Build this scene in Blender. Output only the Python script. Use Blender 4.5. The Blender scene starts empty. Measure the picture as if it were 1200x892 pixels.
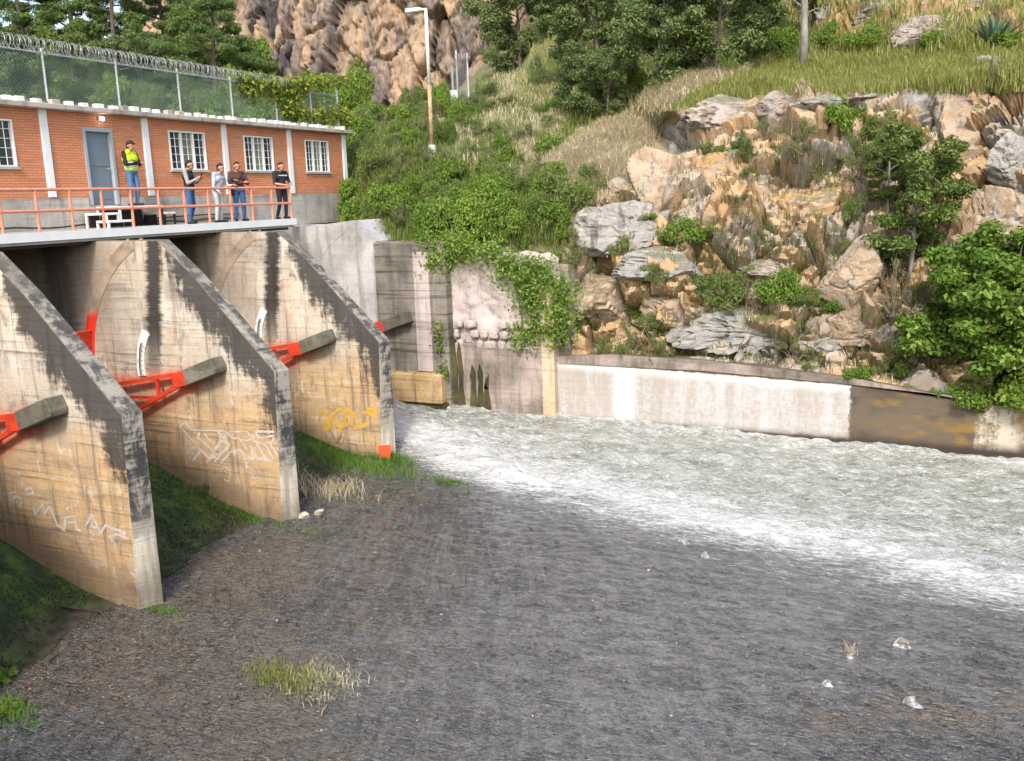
import bpy, bmesh, math, random
import numpy as np
from mathutils import Vector, Matrix
from mathutils.bvhtree import BVHTree
from mathutils.kdtree import KDTree

# ------------------------------------------------------------------ camera
# world: X = downstream (away from the dam), Y = along the dam axis, Z up, deck level z = 0
F_PX, PITCH, ROLL, TH = 1066.963, 0.199, -0.033, 0.4323
CAM = np.array([18.7589, 0.0, 0.4678])
_f = np.array([-math.sin(TH)*math.cos(PITCH), math.cos(TH)*math.cos(PITCH), -math.sin(PITCH)])
_r = np.array([math.cos(TH), math.sin(TH), 0.0]); _u = np.cross(_r, _f)
R_ = _r*math.cos(ROLL)+_u*math.sin(ROLL); U_ = -_r*math.sin(ROLL)+_u*math.cos(ROLL); W_ = _f
scene = bpy.context.scene
COL = scene.collection
cd = bpy.data.cameras.new('camera'); cam = bpy.data.objects.new('camera', cd); COL.objects.link(cam)
cd.sensor_width = 36.0; cd.lens = F_PX/1200*36; cd.clip_start = .1; cd.clip_end = 2000
cam.matrix_world = Matrix(((R_[0], U_[0], -W_[0], CAM[0]), (R_[1], U_[1], -W_[1], CAM[1]), (R_[2], U_[2], -W_[2], CAM[2]), (0, 0, 0, 1)))
scene.camera = cam
# ------------------------------------------------------------------ light
SUN_DIR = Vector((-0.30, 1.0, -0.93)).normalized()          # direction the light travels
world = bpy.data.worlds.new('World'); scene.world = world; world.use_nodes = True
wn = world.node_tree; bg = wn.nodes['Background']
sky = wn.nodes.new('ShaderNodeTexSky'); sky.sky_type = 'NISHITA'; sky.sun_disc = False
sky.sun_elevation = math.asin(-SUN_DIR.z)
sky.sun_rotation = math.atan2(-SUN_DIR.x, -SUN_DIR.y)
sky.air_density = 1.4; sky.dust_density = 3.0; sky.ozone_density = 1.0
wn.links.new(sky.outputs[0], bg.inputs[0]); bg.inputs[1].default_value = 0.15
sd = bpy.data.lights.new('sun', 'SUN'); sun = bpy.data.objects.new('sun', sd); COL.objects.link(sun)
sd.energy = 1.5; sd.angle = math.radians(9); sd.color = (1.0, .965, .91)
sun.rotation_euler = SUN_DIR.to_track_quat('-Z', 'Y').to_euler(); sun.location = (20, -30, 40)
scene.view_settings.view_transform = 'Standard'; scene.view_settings.look = 'None'
scene.view_settings.exposure = 1.22; scene.view_settings.gamma = 1.0
scene.cycles.max_bounces = 4; scene.cycles.diffuse_bounces = 2; scene.cycles.glossy_bounces = 2; scene.cycles.transmission_bounces = 2

# ------------------------------------------------------------------ helpers
rng = np.random.default_rng(7); random.seed(7)
def ray(x, y): return (x-600)/F_PX*R_-(y-446)/F_PX*U_+W_
def on_u(x, y, U): d = ray(x, y); return CAM+d*(U-CAM[1])/d[1]
def on_v(x, y, V): d = ray(x, y); return CAM+d*(V-CAM[0])/d[0]
def on_z(x, y, Z): d = ray(x, y); return CAM+d*(Z-CAM[2])/d[2]
def depth_px(P): return F_PX/((np.array(P)-CAM)@W_)            # pixels per metre at P

_T = np.random.default_rng(3).random(4096).astype(np.float32)
def vnoise(p, seed=0):
    p = np.asarray(p, dtype=np.float64); i = np.floor(p).astype(np.int64); f = p-i; f = f*f*(3-2*f); out = 0
    for dx in (0, 1):
        for dy in (0, 1):
            for dz in (0, 1):
                h = ((i[:, 0]+dx)*73856093 ^ (i[:, 1]+dy)*19349663 ^ (i[:, 2]+dz)*83492791 ^ (seed*2654435)) & 0x7fffffff
                h = (h ^ (h >> 13))*1274126177 & 0x7fffffff
                w = (f[:, 0] if dx else 1-f[:, 0])*(f[:, 1] if dy else 1-f[:, 1])*(f[:, 2] if dz else 1-f[:, 2])
                out = out+w*_T[(h >> 7) & 4095]
    return out
def fbm(p, oct=4, seed=0, g=.5):
    p = np.asarray(p, dtype=np.float64); a = 1; s = 0; t = 0
    for k in range(oct): s = s+a*vnoise(p*2**k, seed+k); t += a; a *= g
    return s/t
def sm(x, a, b):
    t = np.clip((x-a)/(b-a), 0, 1); return t*t*(3-2*t)

def tag(o, label, cat, group=None):
    o['label'] = label; o['category'] = cat
    if group: o['group'] = group
    return o
def struct(o, kind='structure'): o['kind'] = kind; return o
def empty(name, loc, rz=0):
    o = bpy.data.objects.new(name, None); COL.objects.link(o); o.location = loc; o.rotation_euler = (0, 0, rz); o.empty_display_size = .3
    return o
def link(name, me, parent=None, loc=None):
    o = bpy.data.objects.new(name, me); COL.objects.link(o)
    if parent is not None: o.parent = parent
    if loc is not None: o.location = loc
    return o
def part(name, bm, m, parent=None, off=None, smooth=False):
    """one mesh object; verts are given in world space and stored relative to the parent's location"""
    me = bpy.data.meshes.new(name)
    if parent is not None and off is None: off = parent.location
    if off is not None: bmesh.ops.translate(bm, verts=bm.verts, vec=-Vector(off))
    bm.normal_update(); bm.to_mesh(me); bm.free()
    for mm in (m if isinstance(m, (list, tuple)) else [m]): me.materials.append(mm)
    if smooth:
        for p in me.polygons: p.use_smooth = True
    o = link(name, me, parent)
    if parent is None and off is not None: o.location = off
    return o
def np_mesh(name, V, F, mats, smooth=False, attrs=None):
    V = np.asarray(V, dtype=np.float32); F = np.asarray(F, dtype=np.int32); k = F.shape[1]
    me = bpy.data.meshes.new(name)
    me.vertices.add(len(V)); me.vertices.foreach_set('co', V.ravel())
    me.loops.add(F.size); me.loops.foreach_set('vertex_index', F.ravel())
    me.polygons.add(len(F)); me.polygons.foreach_set('loop_start', np.arange(0, F.size, k, dtype=np.int32))
    if smooth: me.polygons.foreach_set('use_smooth', np.ones(len(F), dtype=bool))
    me.update(calc_edges=True); me.validate()
    for m in (mats if isinstance(mats, (list, tuple)) else [mats]): me.materials.append(m)
    for n, a in (attrs or {}).items():
        at = me.attributes.new(n, 'FLOAT', 'POINT'); at.data.foreach_set('value', np.asarray(a, dtype=np.float32))
    return me
def box(bm, x0, x1, y0, y1, z0, z1, bev=0):
    vs = [bm.verts.new(c) for c in ((x0, y0, z0), (x1, y0, z0), (x1, y1, z0), (x0, y1, z0), (x0, y0, z1), (x1, y0, z1), (x1, y1, z1), (x0, y1, z1))]
    fs = [bm.faces.new([vs[i] for i in f]) for f in ((0, 3, 2, 1), (4, 5, 6, 7), (0, 1, 5, 4), (1, 2, 6, 5), (2, 3, 7, 6), (3, 0, 4, 7))]
    if bev:
        es = {e for f in fs for e in f.edges}
        bmesh.ops.bevel(bm, geom=list(es), offset=bev, segments=1, affect='EDGES', profile=.5)
def bbox(*a, **k): bm = bmesh.new(); box(bm, *a, **k); return bm
def beam(bm, a, b, w, h, up=(0, 0, 1)):
    a = Vector(a); b = Vector(b); d = (b-a).normalized(); up = Vector(up)
    s = d.cross(up)
    if s.length < 1e-4: s = d.cross(Vector((1, 0, 0)))
    s.normalize(); t = s.cross(d)
    vs = []
    for P in (a, b):
        for i, j in ((-1, -1), (1, -1), (1, 1), (-1, 1)): vs.append(bm.verts.new(P+s*(i*w/2)+t*(j*h/2)))
    for f in ((3, 2, 1, 0), (4, 5, 6, 7), (0, 1, 5, 4), (1, 2, 6, 5), (2, 3, 7, 6), (3, 0, 4, 7)): bm.faces.new([vs[i] for i in f])
def tube(bm, pts, rad, n=6, cap=True):
    pts = [Vector(p) for p in pts]; rings = []
    rad = rad if isinstance(rad, (list, tuple)) else [rad]*len(pts)
    ref = Vector((.3, .2, 1)).normalized()
    for i, p in enumerate(pts):
        d = (pts[min(i+1, len(pts)-1)]-pts[max(i-1, 0)]).normalized()
        s = d.cross(ref)
        if s.length < .05: s = d.cross(Vector((1, 0, 0)))
        s.normalize(); t = d.cross(s)
        rings.append([bm.verts.new(p+(s*math.cos(2*math.pi*k/n)+t*math.sin(2*math.pi*k/n))*rad[i]) for k in range(n)])
    for a, b in zip(rings, rings[1:]):
        for k in range(n): bm.faces.new((a[k], a[(k+1) % n], b[(k+1) % n], b[k]))
    if cap: bm.faces.new(rings[0][::-1]); bm.faces.new(rings[-1])
def prism(bm, prof, y0, y1):
    """profile of (x, z) points extruded along y"""
    a = [bm.verts.new((x, y0, z)) for x, z in prof]; b = [bm.verts.new((x, y1, z)) for x, z in prof]; n = len(prof)
    bm.faces.new(a); bm.faces.new(b[::-1])
    for i in range(n): bm.faces.new((a[i], b[i], b[(i+1) % n], a[(i+1) % n]))
    bmesh.ops.recalc_face_normals(bm, faces=bm.faces)
def dup(root, loc=None, rz=None, scale=None):
    r = root.copy(); COL.objects.link(r)
    if loc is not None: r.location = loc
    if rz is not None: r.rotation_euler = (0, 0, rz)
    if scale is not None: r.scale = scale
    for ch in list(root.children):
        c = ch.copy(); COL.objects.link(c); c.parent = r
        for g in list(ch.children):
            d = g.copy(); COL.objects.link(d); d.parent = c
    return r

# ------------------------------------------------------------------ materials
class Mat:
    def __init__(s, name, rough=.85, spec=.3):
        s.m = bpy.data.materials.new(name); s.m.use_nodes = True; s.t = s.m.node_tree; s.b = s.t.nodes['Principled BSDF']
        s.b.inputs['Roughness'].default_value = rough; s.b.inputs['Specular IOR Level'].default_value = spec
        s._pos = None
    def nd(s, ty, ins=None, **kw):
        n = s.t.nodes.new(ty)
        for k, v in kw.items(): setattr(n, k, v)
        for k, v in (ins or {}).items(): s.put(n.inputs[k], v)
        return n
    def put(s, sock, v):
        if isinstance(v, bpy.types.NodeSocket): s.t.links.new(v, sock)
        elif v is not None:
            if sock.type == 'RGBA' and len(v) == 3: v = (*v, 1)
            sock.default_value = v
    def pos(s):
        if s._pos is None: s._pos = s.nd('ShaderNodeNewGeometry')
        return s._pos.outputs['Position']
    def geo(s, o): s.pos(); return s._pos.outputs[o]
    def obj(s): return s.nd('ShaderNodeTexCoord').outputs['Object']
    def mapv(s, v, scale=(1, 1, 1), rot=(0, 0, 0), loc=(0, 0, 0)):
        return s.nd('ShaderNodeMapping', {'Vector': v, 'Location': loc, 'Rotation': rot, 'Scale': scale}).outputs[0]
    def noise(s, v=None, scale=1., detail=4., rough=.6, dist=0.):
        return s.nd('ShaderNodeTexNoise', {'Vector': v if v is not None else s.pos(), 'Scale': scale, 'Detail': detail, 'Roughness': rough, 'Distortion': dist}).outputs[0]
    def voro(s, v, scale, feature='F1', out='Distance'):
        return s.nd('ShaderNodeTexVoronoi', {'Vector': v, 'Scale': scale}, feature=feature).outputs[out]
    def ma(s, op, a, b=None, c=None, clamp=False):
        n = s.nd('ShaderNodeMath', operation=op, use_clamp=clamp)
        for i, v in enumerate((a, b, c)):
            if v is not None: s.put(n.inputs[i], v)
        return n.outputs[0]
    def ss(s, x, a, b, lo=0., hi=1.):
        return s.nd('ShaderNodeMapRange', {'Value': x, 'From Min': a, 'From Max': b, 'To Min': lo, 'To Max': hi}, interpolation_type='SMOOTHSTEP').outputs[0]
    def mix(s, f, a, b, mode='MIX'):
        n = s.nd('ShaderNodeMix', data_type='RGBA', blend_type=mode); s.put(n.inputs[0], f); s.put(n.inputs[6], a); s.put(n.inputs[7], b); return n.outputs[2]
    def sep(s, v):
        n = s.nd('ShaderNodeSeparateXYZ', {0: v}); return n.outputs
    def attr(s, n): return s.nd('ShaderNodeAttribute', attribute_name=n).outputs['Fac']
    def ramp(s, f, stops):
        n = s.nd('ShaderNodeValToRGB', {0: f}); e = n.color_ramp.elements
        while len(e) < len(stops): e.new(.5)
        for el, (p, c) in zip(e, stops): el.position = p; el.color = (*c, 1)
        return n.outputs[0]
    def bump(s, h, strength=.5, dist=.02):
        n = s.nd('ShaderNodeBump', {'Height': h, 'Strength': strength, 'Distance': dist}); s.t.links.new(n.outputs[0], s.b.inputs['Normal'])
    def col(s, c): s.put(s.b.inputs['Base Color'], c); return s
    def rough(s, r): s.put(s.b.inputs['Roughness'], r); return s
def paint(name, c, rough=.5, var=.15, scale=3., dirt=None, metal=0., spec=.4):
    k = Mat(name, rough, spec); n = k.noise(scale=scale, detail=5)
    c2 = tuple(x*(1-var*2) for x in c)
    cc = k.mix(k.ss(n, .3, .7), c, c2)
    if dirt: cc = k.mix(k.ss(k.noise(scale=scale*2.7, detail=6, rough=.7), .52, .68), cc, dirt)
    k.col(cc); k.b.inputs['Metallic'].default_value = metal
    k.bump(k.noise(scale=40, detail=3), .15, .01)
    return k.m

ZK, VK, SLOPE = -3.3056, 5.2583, .9339
TR = (2.80, -3.45)                                            # gate trunnion (x, z)
def seg_dist(k, x, z, a, b):
    ax, az = a; bx, bz = b; L = math.hypot(bx-ax, bz-az); dx, dz = (bx-ax)/L, (bz-az)/L
    px = k.ma('SUBTRACT', x, ax); pz = k.ma('SUBTRACT', z, az)
    t = k.ma('MINIMUM', k.ma('MAXIMUM', k.ma('ADD', k.ma('MULTIPLY', px, dx), k.ma('MULTIPLY', pz, dz)), 0.), L)
    ex = k.ma('SUBTRACT', px, k.ma('MULTIPLY', t, dx)); ez = k.ma('SUBTRACT', pz, k.ma('MULTIPLY', t, dz))
    return k.ma('SQRT', k.ma('ADD', k.ma('MULTIPLY', ex, ex), k.ma('MULTIPLY', ez, ez)))
def concrete_pier():
    k = Mat('pier_concrete', .9, .2); P = k.pos(); x, y, z = k.sep(P)[:3]
    nx, ny, nz = k.sep(k.geo('True Normal'))[:3]
    big = k.noise(k.mapv(P, (.6, .6, .9)), 1., 6, .62, .3)
    board = k.noise(k.mapv(P, (.4, .4, 12)), 1., 4, .62)
    fine = k.noise(scale=9, detail=7, rough=.75)
    streak = k.noise(k.mapv(P, (4.5, 4.5, .32), loc=(1, 5, 2)), 1., 6, .68)
    rag = k.noise(k.mapv(P, (2.4, 2.4, 1.2)), 1.0, 8, .74, .5)
    rag2 = k.noise(k.mapv(P, (.9, .9, 9)), 1.0, 6, .72)
    # bleached upper part, ochre lower part
    c = k.ramp(big, [(.28, (.23, .20, .17)), (.42, (.42, .37, .31)), (.54, (.49, .42, .335)), (.70, (.45, .33, .22))])
    lowz = k.ss(k.ma('ADD', z, k.ma('MULTIPLY', k.ma('SUBTRACT', rag, .5), 1.6)), -2.9, -4.6)
    och = k.ramp(k.noise(k.mapv(P, (.7, .7, 2.2), loc=(3, 1, 2)), 1.2, 6, .65), [(.30, (.25, .17, .105)), (.44, (.45, .30, .165)), (.56, (.52, .325, .145)), (.68, (.54, .42, .28)), (.80, (.55, .50, .42))])
    c = k.mix(k.ma('MULTIPLY', lowz, .85), c, och)
    pale = k.ma('MULTIPLY', k.ma('MULTIPLY', k.ss(k.noise(k.mapv(P, (1.3, 1.3, .45), loc=(7, 3, 9)), 1., 7, .7), .46, .62), k.ss(z, -4.6, -2.6)), .8)
    c = k.mix(pale, c, (.60, .555, .475))
    lines = k.ma('MULTIPLY', k.ss(board, .53, .66), k.ss(k.noise(scale=.9, detail=5), .36, .58))
    c = k.mix(k.ma('MULTIPLY', lines, .62), c, (.11, .085, .065))
    lift = k.ma('ABSOLUTE', k.ma('SUBTRACT', k.ma('FRACT', k.ma('MULTIPLY', k.ma('ADD', z, 10.13), .82)), .5))
    c = k.mix(k.ma('MULTIPLY', k.ss(lift, .010, .0), k.ss(fine, .3, .6)), c, (.10, .085, .07))
    vj = k.ma('ABSOLUTE', k.ma('SUBTRACT', k.ma('FRACT', k.ma('MULTIPLY', k.ma('ADD', x, 10.4), .62)), .5))
    c = k.mix(k.ma('MULTIPLY', k.ss(vj, .008, .0), k.ss(fine, .42, .62)), c, (.13, .10, .08))
    c = k.mix(k.ma('MULTIPLY', k.ss(streak, .50, .64), .62), c, (.14, .12, .10))
    c = k.mix(k.ma('MULTIPLY', k.ss(k.noise(k.mapv(P, (3.2, 3.2, 1.6), loc=(9, 2, 4)), 1., 8, .76, .4), .56, .66), .55), c, (.62, .59, .53))
    c = k.mix(k.ma('MULTIPLY', k.ss(k.noise(k.mapv(P, (2.2, 2.2, 1.0), loc=(2, 8, 6)), 1., 8, .76, .4), .57, .67), .55), c, (.085, .075, .068))
    # darker brownish grey zone under the deck
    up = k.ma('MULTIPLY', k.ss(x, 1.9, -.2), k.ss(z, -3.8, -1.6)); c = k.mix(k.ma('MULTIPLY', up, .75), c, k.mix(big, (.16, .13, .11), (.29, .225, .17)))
    # black biofilm below the sloping edge and down the nose
    d = k.ma('SUBTRACT', k.ma('ADD', ZK, k.ma('MULTIPLY', k.ma('SUBTRACT', VK, x), SLOPE)), z)
    nose = k.ma('SUBTRACT', VK-.12, x)
    rr = k.ma('ADD', k.ma('MULTIPLY', rag, .62), k.ma('ADD', k.ma('MULTIPLY', rag2, .28), k.ma('MULTIPLY', streak, .22)))
    e1 = k.ma('MULTIPLY', k.ss(d, 2.5, .0), k.ss(x, 1.5, 3.0))
    e2 = k.ma('MULTIPLY', k.ma('MULTIPLY', k.ss(nose, 1.7, -.1), k.ss(z, -6.2, -4.0)), .92)
    e = k.ma('MAXIMUM', e1, e2)
    st = k.ma('MULTIPLY', k.ss(k.ma('ADD', rr, k.ma('MULTIPLY', e, .46)), .80, .93), k.ss(e, .02, .25))
    c = k.mix(k.ma('MULTIPLY', st, .92), c, k.mix(fine, (.018, .018, .019), (.05, .049, .05)))
    # black run-downs below the deck drains
    drift = k.ma('MULTIPLY', k.ma('SUBTRACT', z, -1.5), -.13)
    off = k.ma('ABSOLUTE', k.ma('SUBTRACT', k.ma('ADD', x, drift), 1.72))
    run = k.ma('SUBTRACT', k.ss(k.ma('ADD', off, k.ma('MULTIPLY', k.ma('SUBTRACT', rag2, .5), .5)), .34, .14), k.ss(z, -2.3, -4.4))
    c = k.mix(k.ma('MULTIPLY', k.ma('MAXIMUM', run, 0.), .93), c, (.016, .016, .015))
    off2 = k.ma('ABSOLUTE', k.ma('SUBTRACT', x, -1.5)); run2 = k.ss(k.ma('ADD', off2, k.ma('MULTIPLY', k.ma('SUBTRACT', rag2, .5), .6)), .7, .3)
    c = k.mix(k.ma('MULTIPLY', run2, .6), c, (.03, .029, .028))
    # red overspray around the painted arms
    dd = k.ma('MINIMUM', seg_dist(k, x, z, (2.95, -3.5), (-.8, -4.0)), seg_dist(k, x, z, (2.9, -3.6), (-.3, -5.1)))
    dd = k.ma('ADD', dd, k.ma('MULTIPLY', k.ma('SUBTRACT', k.noise(scale=3.0, detail=6, rough=.7), .5), .5))
    red = k.ma('MULTIPLY', k.ss(dd, .36, .0), k.ss(ny, .2, -.4)); c = k.mix(k.ma('MULTIPLY', red, .66), c, (.60, .075, .025))
    # top of the slope and nose
    c = k.mix(k.ss(nz, .25, .5), c, k.mix(k.ss(k.noise(scale=2.3, detail=7, rough=.75), .35, .65), (.075, .066, .054), (.21, .18, .135)))
    nb = k.ss(k.ma('ADD', z, k.ma('MULTIPLY', k.ma('SUBTRACT', rag, .5), 2.6)), -5.9, -5.3)
    cn = k.mix(nb, k.mix(k.ss(streak, .35, .65), (.56, .51, .42), (.30, .25, .20)), k.mix(k.ss(rr, .51, .62), (.05, .05, .05), (.33, .30, .255)))
    c = k.mix(k.ss(nx, .5, .8), c, cn)
    damp = k.ma('MULTIPLY', k.ss(k.ma('ADD', z, k.ma('ADD', k.ma('MULTIPLY', x, .28), k.ma('MULTIPLY', k.ma('SUBTRACT', rag, .5), 1.3))), -4.7, -5.5), .6); c = k.mix(damp, c, (.10, .08, .055))
    c = k.mix(k.ma('MULTIPLY', k.ss(fine, .45, .75), .4), c, k.mix(.65, c, (.07, .06, .05)))
    k.col(c); k.bump(k.ma('ADD', k.ma('MULTIPLY', board, .8), k.ma('ADD', k.ma('MULTIPLY', fine, .5), k.ma('MULTIPLY', rag, .6))), .6, .035)
    return k.m
def concrete(name, stops, streak_amt=.5, board_amt=.3, dark=(.09, .08, .07), bump=.4, rough=.9):
    k = Mat(name, rough, .2); P = k.pos()
    big = k.noise(k.mapv(P, (.7, .7, .8)), 1., 6, .65, .3)
    c = k.ramp(big, stops)
    streak = k.noise(k.mapv(P, (3.5, 3.5, .3)), 1., 5, .65); c = k.mix(k.ma('MULTIPLY', k.ss(streak, .48, .68), streak_amt), c, dark)
    board = k.noise(k.mapv(P, (.3, .3, 10)), 1., 3, .6); c = k.mix(k.ma('MULTIPLY', k.ss(board, .52, .68), board_amt), c, dark)
    fine = k.noise(scale=11, detail=6, rough=.75); c = k.mix(k.ma('MULTIPLY', k.ss(fine, .5, .75), .45), c, tuple(v*.5 for v in dark))
    k.col(c); k.bump(k.ma('ADD', fine, k.ma('MULTIPLY', board, .6)), bump, .03)
    return k.m
def lower_wall():
    k = Mat('channel_wall_concrete', .88, .2); P = k.pos(); x, y, z = k.sep(P)[:3]
    big = k.noise(k.mapv(P, (.5, .5, 1.1)), 1., 6, .65); fine = k.noise(scale=8, detail=6, rough=.75)
    streak = k.noise(k.mapv(P, (2.4, 2.4, .25)), 1., 5, .65)
    c = k.ramp(big, [(.3, (.055, .045, .035)), (.5, (.12, .095, .07)), (.7, (.16, .11, .055))])
    c = k.mix(k.ma('MULTIPLY', k.ss(k.noise(k.mapv(P, (.9, .9, 1.8), loc=(5, 2, 1)), 1., 5, .6), .52, .66), .75), c, (.24, .14, .035))
    wav = k.ma('ADD', z, k.ma('MULTIPLY', k.ma('SUBTRACT', k.noise(scale=3.2, detail=6, rough=.7), .5), .16))
    inx = k.ma('MULTIPLY', k.ss(x, 8.35, 8.5), k.ss(k.ma('ADD', x, k.ma('ADD', k.ma('MULTIPLY', fine, .22), k.ma('MULTIPLY', k.noise(scale=2.5, detail=6, rough=.75), .25))), 17.26, 17.18))
    topz = k.ma('ADD', -4.55, k.ma('MULTIPLY', k.ma('SUBTRACT', x, 8.4), -.032))
    inz = k.ma('MULTIPLY', k.ss(k.ma('SUBTRACT', wav, topz), .02, -.03), k.ss(wav, -6.4, -6.25))
    white = k.ma('MULTIPLY', inx, inz)
    wr = k.ss(x, 7.5, 14.5)
    worn = k.ma('ADD', k.ma('MULTIPLY', streak, .55), k.ma('MULTIPLY', fine, .45))
    wc = k.mix(k.ss(k.ma('SUBTRACT', worn, k.ma('MULTIPLY', wr, .05)), .36, .54), (.43, .425, .42), k.mix(big, (.30, .27, .235), (.40, .35, .31)))
    pil = k.ma('MULTIPLY', k.ss(k.ma('ABSOLUTE', k.ma('SUBTRACT', x, 10.6)), .36, .27), .8); wc = k.mix(pil, wc, (.52, .515, .51))
    edge = k.ss(k.ma('SUBTRACT', topz, wav), .32, .05); wc = k.mix(k.ma('MULTIPLY', edge, .8), wc, (.55, .545, .54))
    c = k.mix(white, c, wc)
    pale = k.ma('MULTIPLY', k.ss(x, 20.0, 20.08), k.ss(k.ma('ADD', x, k.ma('MULTIPLY', big, 1.2)), 21.9, 21.5)); c = k.mix(k.ma('MULTIPLY', pale, k.ss(worn, .62, .45)), c, (.46, .41, .33))
    wet = k.ss(wav, -6.12, -6.42); c = k.mix(k.ma('MULTIPLY', wet, k.ma('SUBTRACT', 1., k.ma('MULTIPLY', white, .3))), c, (.045, .035, .028))
    k.col(c); k.bump(k.ma('ADD', fine, k.noise(k.mapv(P, (.3, .3, 9)), 1., 3)), .4, .03)
    return k.m
def brick_mat():
    k = Mat('orange_brick', .85, .2); P = k.pos(); x, y, z = k.sep(P)[:3]
    uv = k.nd('ShaderNodeCombineXYZ', {0: y, 1: z, 2: 0.}).outputs[0]
    br = k.nd('ShaderNodeTexBrick', {'Vector': uv, 'Color1': (.65, .26, .135, 1), 'Color2': (.58, .215, .105, 1), 'Mortar': (.34, .17, .105, 1), 'Scale': 1., 'Mortar Size': .009, 'Mortar Smooth': .25, 'Bias': 0., 'Brick Width': .26, 'Row Height': .066})
    n = k.noise(k.mapv(P, (.6, .6, 1.)), 1., 5, .6)
    c = k.mix(k.ma('MULTIPLY', k.ss(n, .5, .72), .35), br.outputs[0], (.66, .33, .19))
    c = k.mix(k.ma('MULTIPLY', k.ss(k.noise(k.mapv(P, (1.2, 1.2, 16)), 1., 4), .52, .72), .6), c, (.40, .14, .065))
    k.col(c); k.bump(k.ma('SUBTRACT', 1., br.outputs[1]), .6, .02); return k.m
def rock_mat(name, kind='cliff'):
    k = Mat(name, .92, .15); P = k.pos()
    big = k.noise(scale=.45, detail=6, rough=.65, dist=.5); med = k.noise(scale=1.7, detail=7, rough=.7, dist=.6); fine = k.noise(scale=9, detail=6, rough=.75)
    t = k.attr('tint'); rock = k.attr('rock'); dry = k.attr('dry')
    if kind == 'far':
        v = k.noise(k.mapv(P, (.6, .6, .07)), 1., 8, .72, .5)
        c = k.ramp(k.ma('ADD', k.ma('MULTIPLY', v, .8), k.ma('MULTIPLY', t, .2)), [(.37, (.045, .04, .042)), (.47, (.14, .115, .105)), (.56, (.26, .195, .145)), (.67, (.37, .25, .155)), (.80, (.40, .32, .25))])
    else:
        f = k.ma('ADD', k.ma('MULTIPLY', med, .45), k.ma('ADD', k.ma('MULTIPLY', big, .35), k.ma('MULTIPLY', t, .3)))
        c = k.ramp(f, [(.34, (.20, .185, .175)), (.44, (.30, .265, .235)), (.53, (.35, .265, .19)), (.66, (.42, .275, .145)), (.80, (.44, .36, .285))])
        lich = k.ma('MULTIPLY', k.ss(k.noise(scale=2.6, detail=7, rough=.75, dist=.8), .52, .64), k.ss(t, .75, .3)); c = k.mix(k.ma('MULTIPLY', lich, .85), c, (.36, .355, .345))
        c = k.mix(k.ma('MULTIPLY', k.ss(k.noise(scale=5, detail=6, rough=.7), .60, .70), .7), c, (.10, .085, .075))
    # cracks
    cr = k.voro(k.mapv(k.nd('ShaderNodeMix', {4: P, 5: k.nd('ShaderNodeTexNoise', {'Vector': P, 'Scale': 1.2, 'Detail': 4.}).outputs['Color'], 0: .22}, data_type='VECTOR').outputs[1], (1, 1, 1.4)), 1.6, 'DISTANCE_TO_EDGE')
    c = k.mix(k.ma('MULTIPLY', k.ss(cr, .022, .0), .45), c, (.06, .05, .042))
    soil = k.mix(k.ss(med, .35, .65), (.085, .10, .035), (.17, .155, .075)); soil = k.mix(k.ma('MULTIPLY', dry, .9), soil, (.46, .38, .24))
    nz = k.sep(k.geo('Normal'))[2]
    m = k.ss(k.ma('ADD', rock, k.ma('MULTIPLY', k.ma('SUBTRACT', med, .5), .7)), .36, .52)
    m = k.ma('MULTIPLY', m, k.ss(k.ma('SUBTRACT', nz, k.ma('MULTIPLY', k.ma('SUBTRACT', fine, .5), .5)), .92, .78))
    c = k.mix(m, soil, c)
    k.col(c); k.bump(k.ma('ADD', k.ma('MULTIPLY', med, 1.2), k.ma('MULTIPLY', fine, .5)), .7, .06)
    return k.m
def leaf_mat(name, c1, c2, c3, trans=.35, rough=.55):
    k = Mat(name, rough, .25); g = k.geo('Random Per Island')
    n = k.noise(scale=.9, detail=3); f = k.ma('ADD', k.ma('MULTIPLY', g, .55), k.ma('MULTIPLY', n, .5))
    oi = k.nd('ShaderNodeObjectInfo').outputs['Random']
    c = k.ramp(k.ma('ADD', f, k.ma('MULTIPLY', k.ma('SUBTRACT', oi, .5), .18)), [(.25, c1), (.52, c2), (.85, c3)])
    k.col(c)
    tr = k.nd('ShaderNodeBsdfTranslucent', {'Color': k.mix(.5, c, c3)}); mx = k.nd('ShaderNodeMixShader', {0: trans})
    k.t.links.new(k.b.outputs[0], mx.inputs[1]); k.t.links.new(tr.outputs[0], mx.inputs[2]); k.t.links.new(mx.outputs[0], k.t.nodes['Material Output'].inputs[0])
    return k.m
def bark(name, a, b):
    k = Mat(name, .95, .1); n = k.noise(k.mapv(k.pos(), (6, 6, 1.5)), 1., 6, .7); k.col(k.ramp(n, [(.3, a), (.7, b)])); k.bump(n, .6, .03); return k.m
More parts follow.
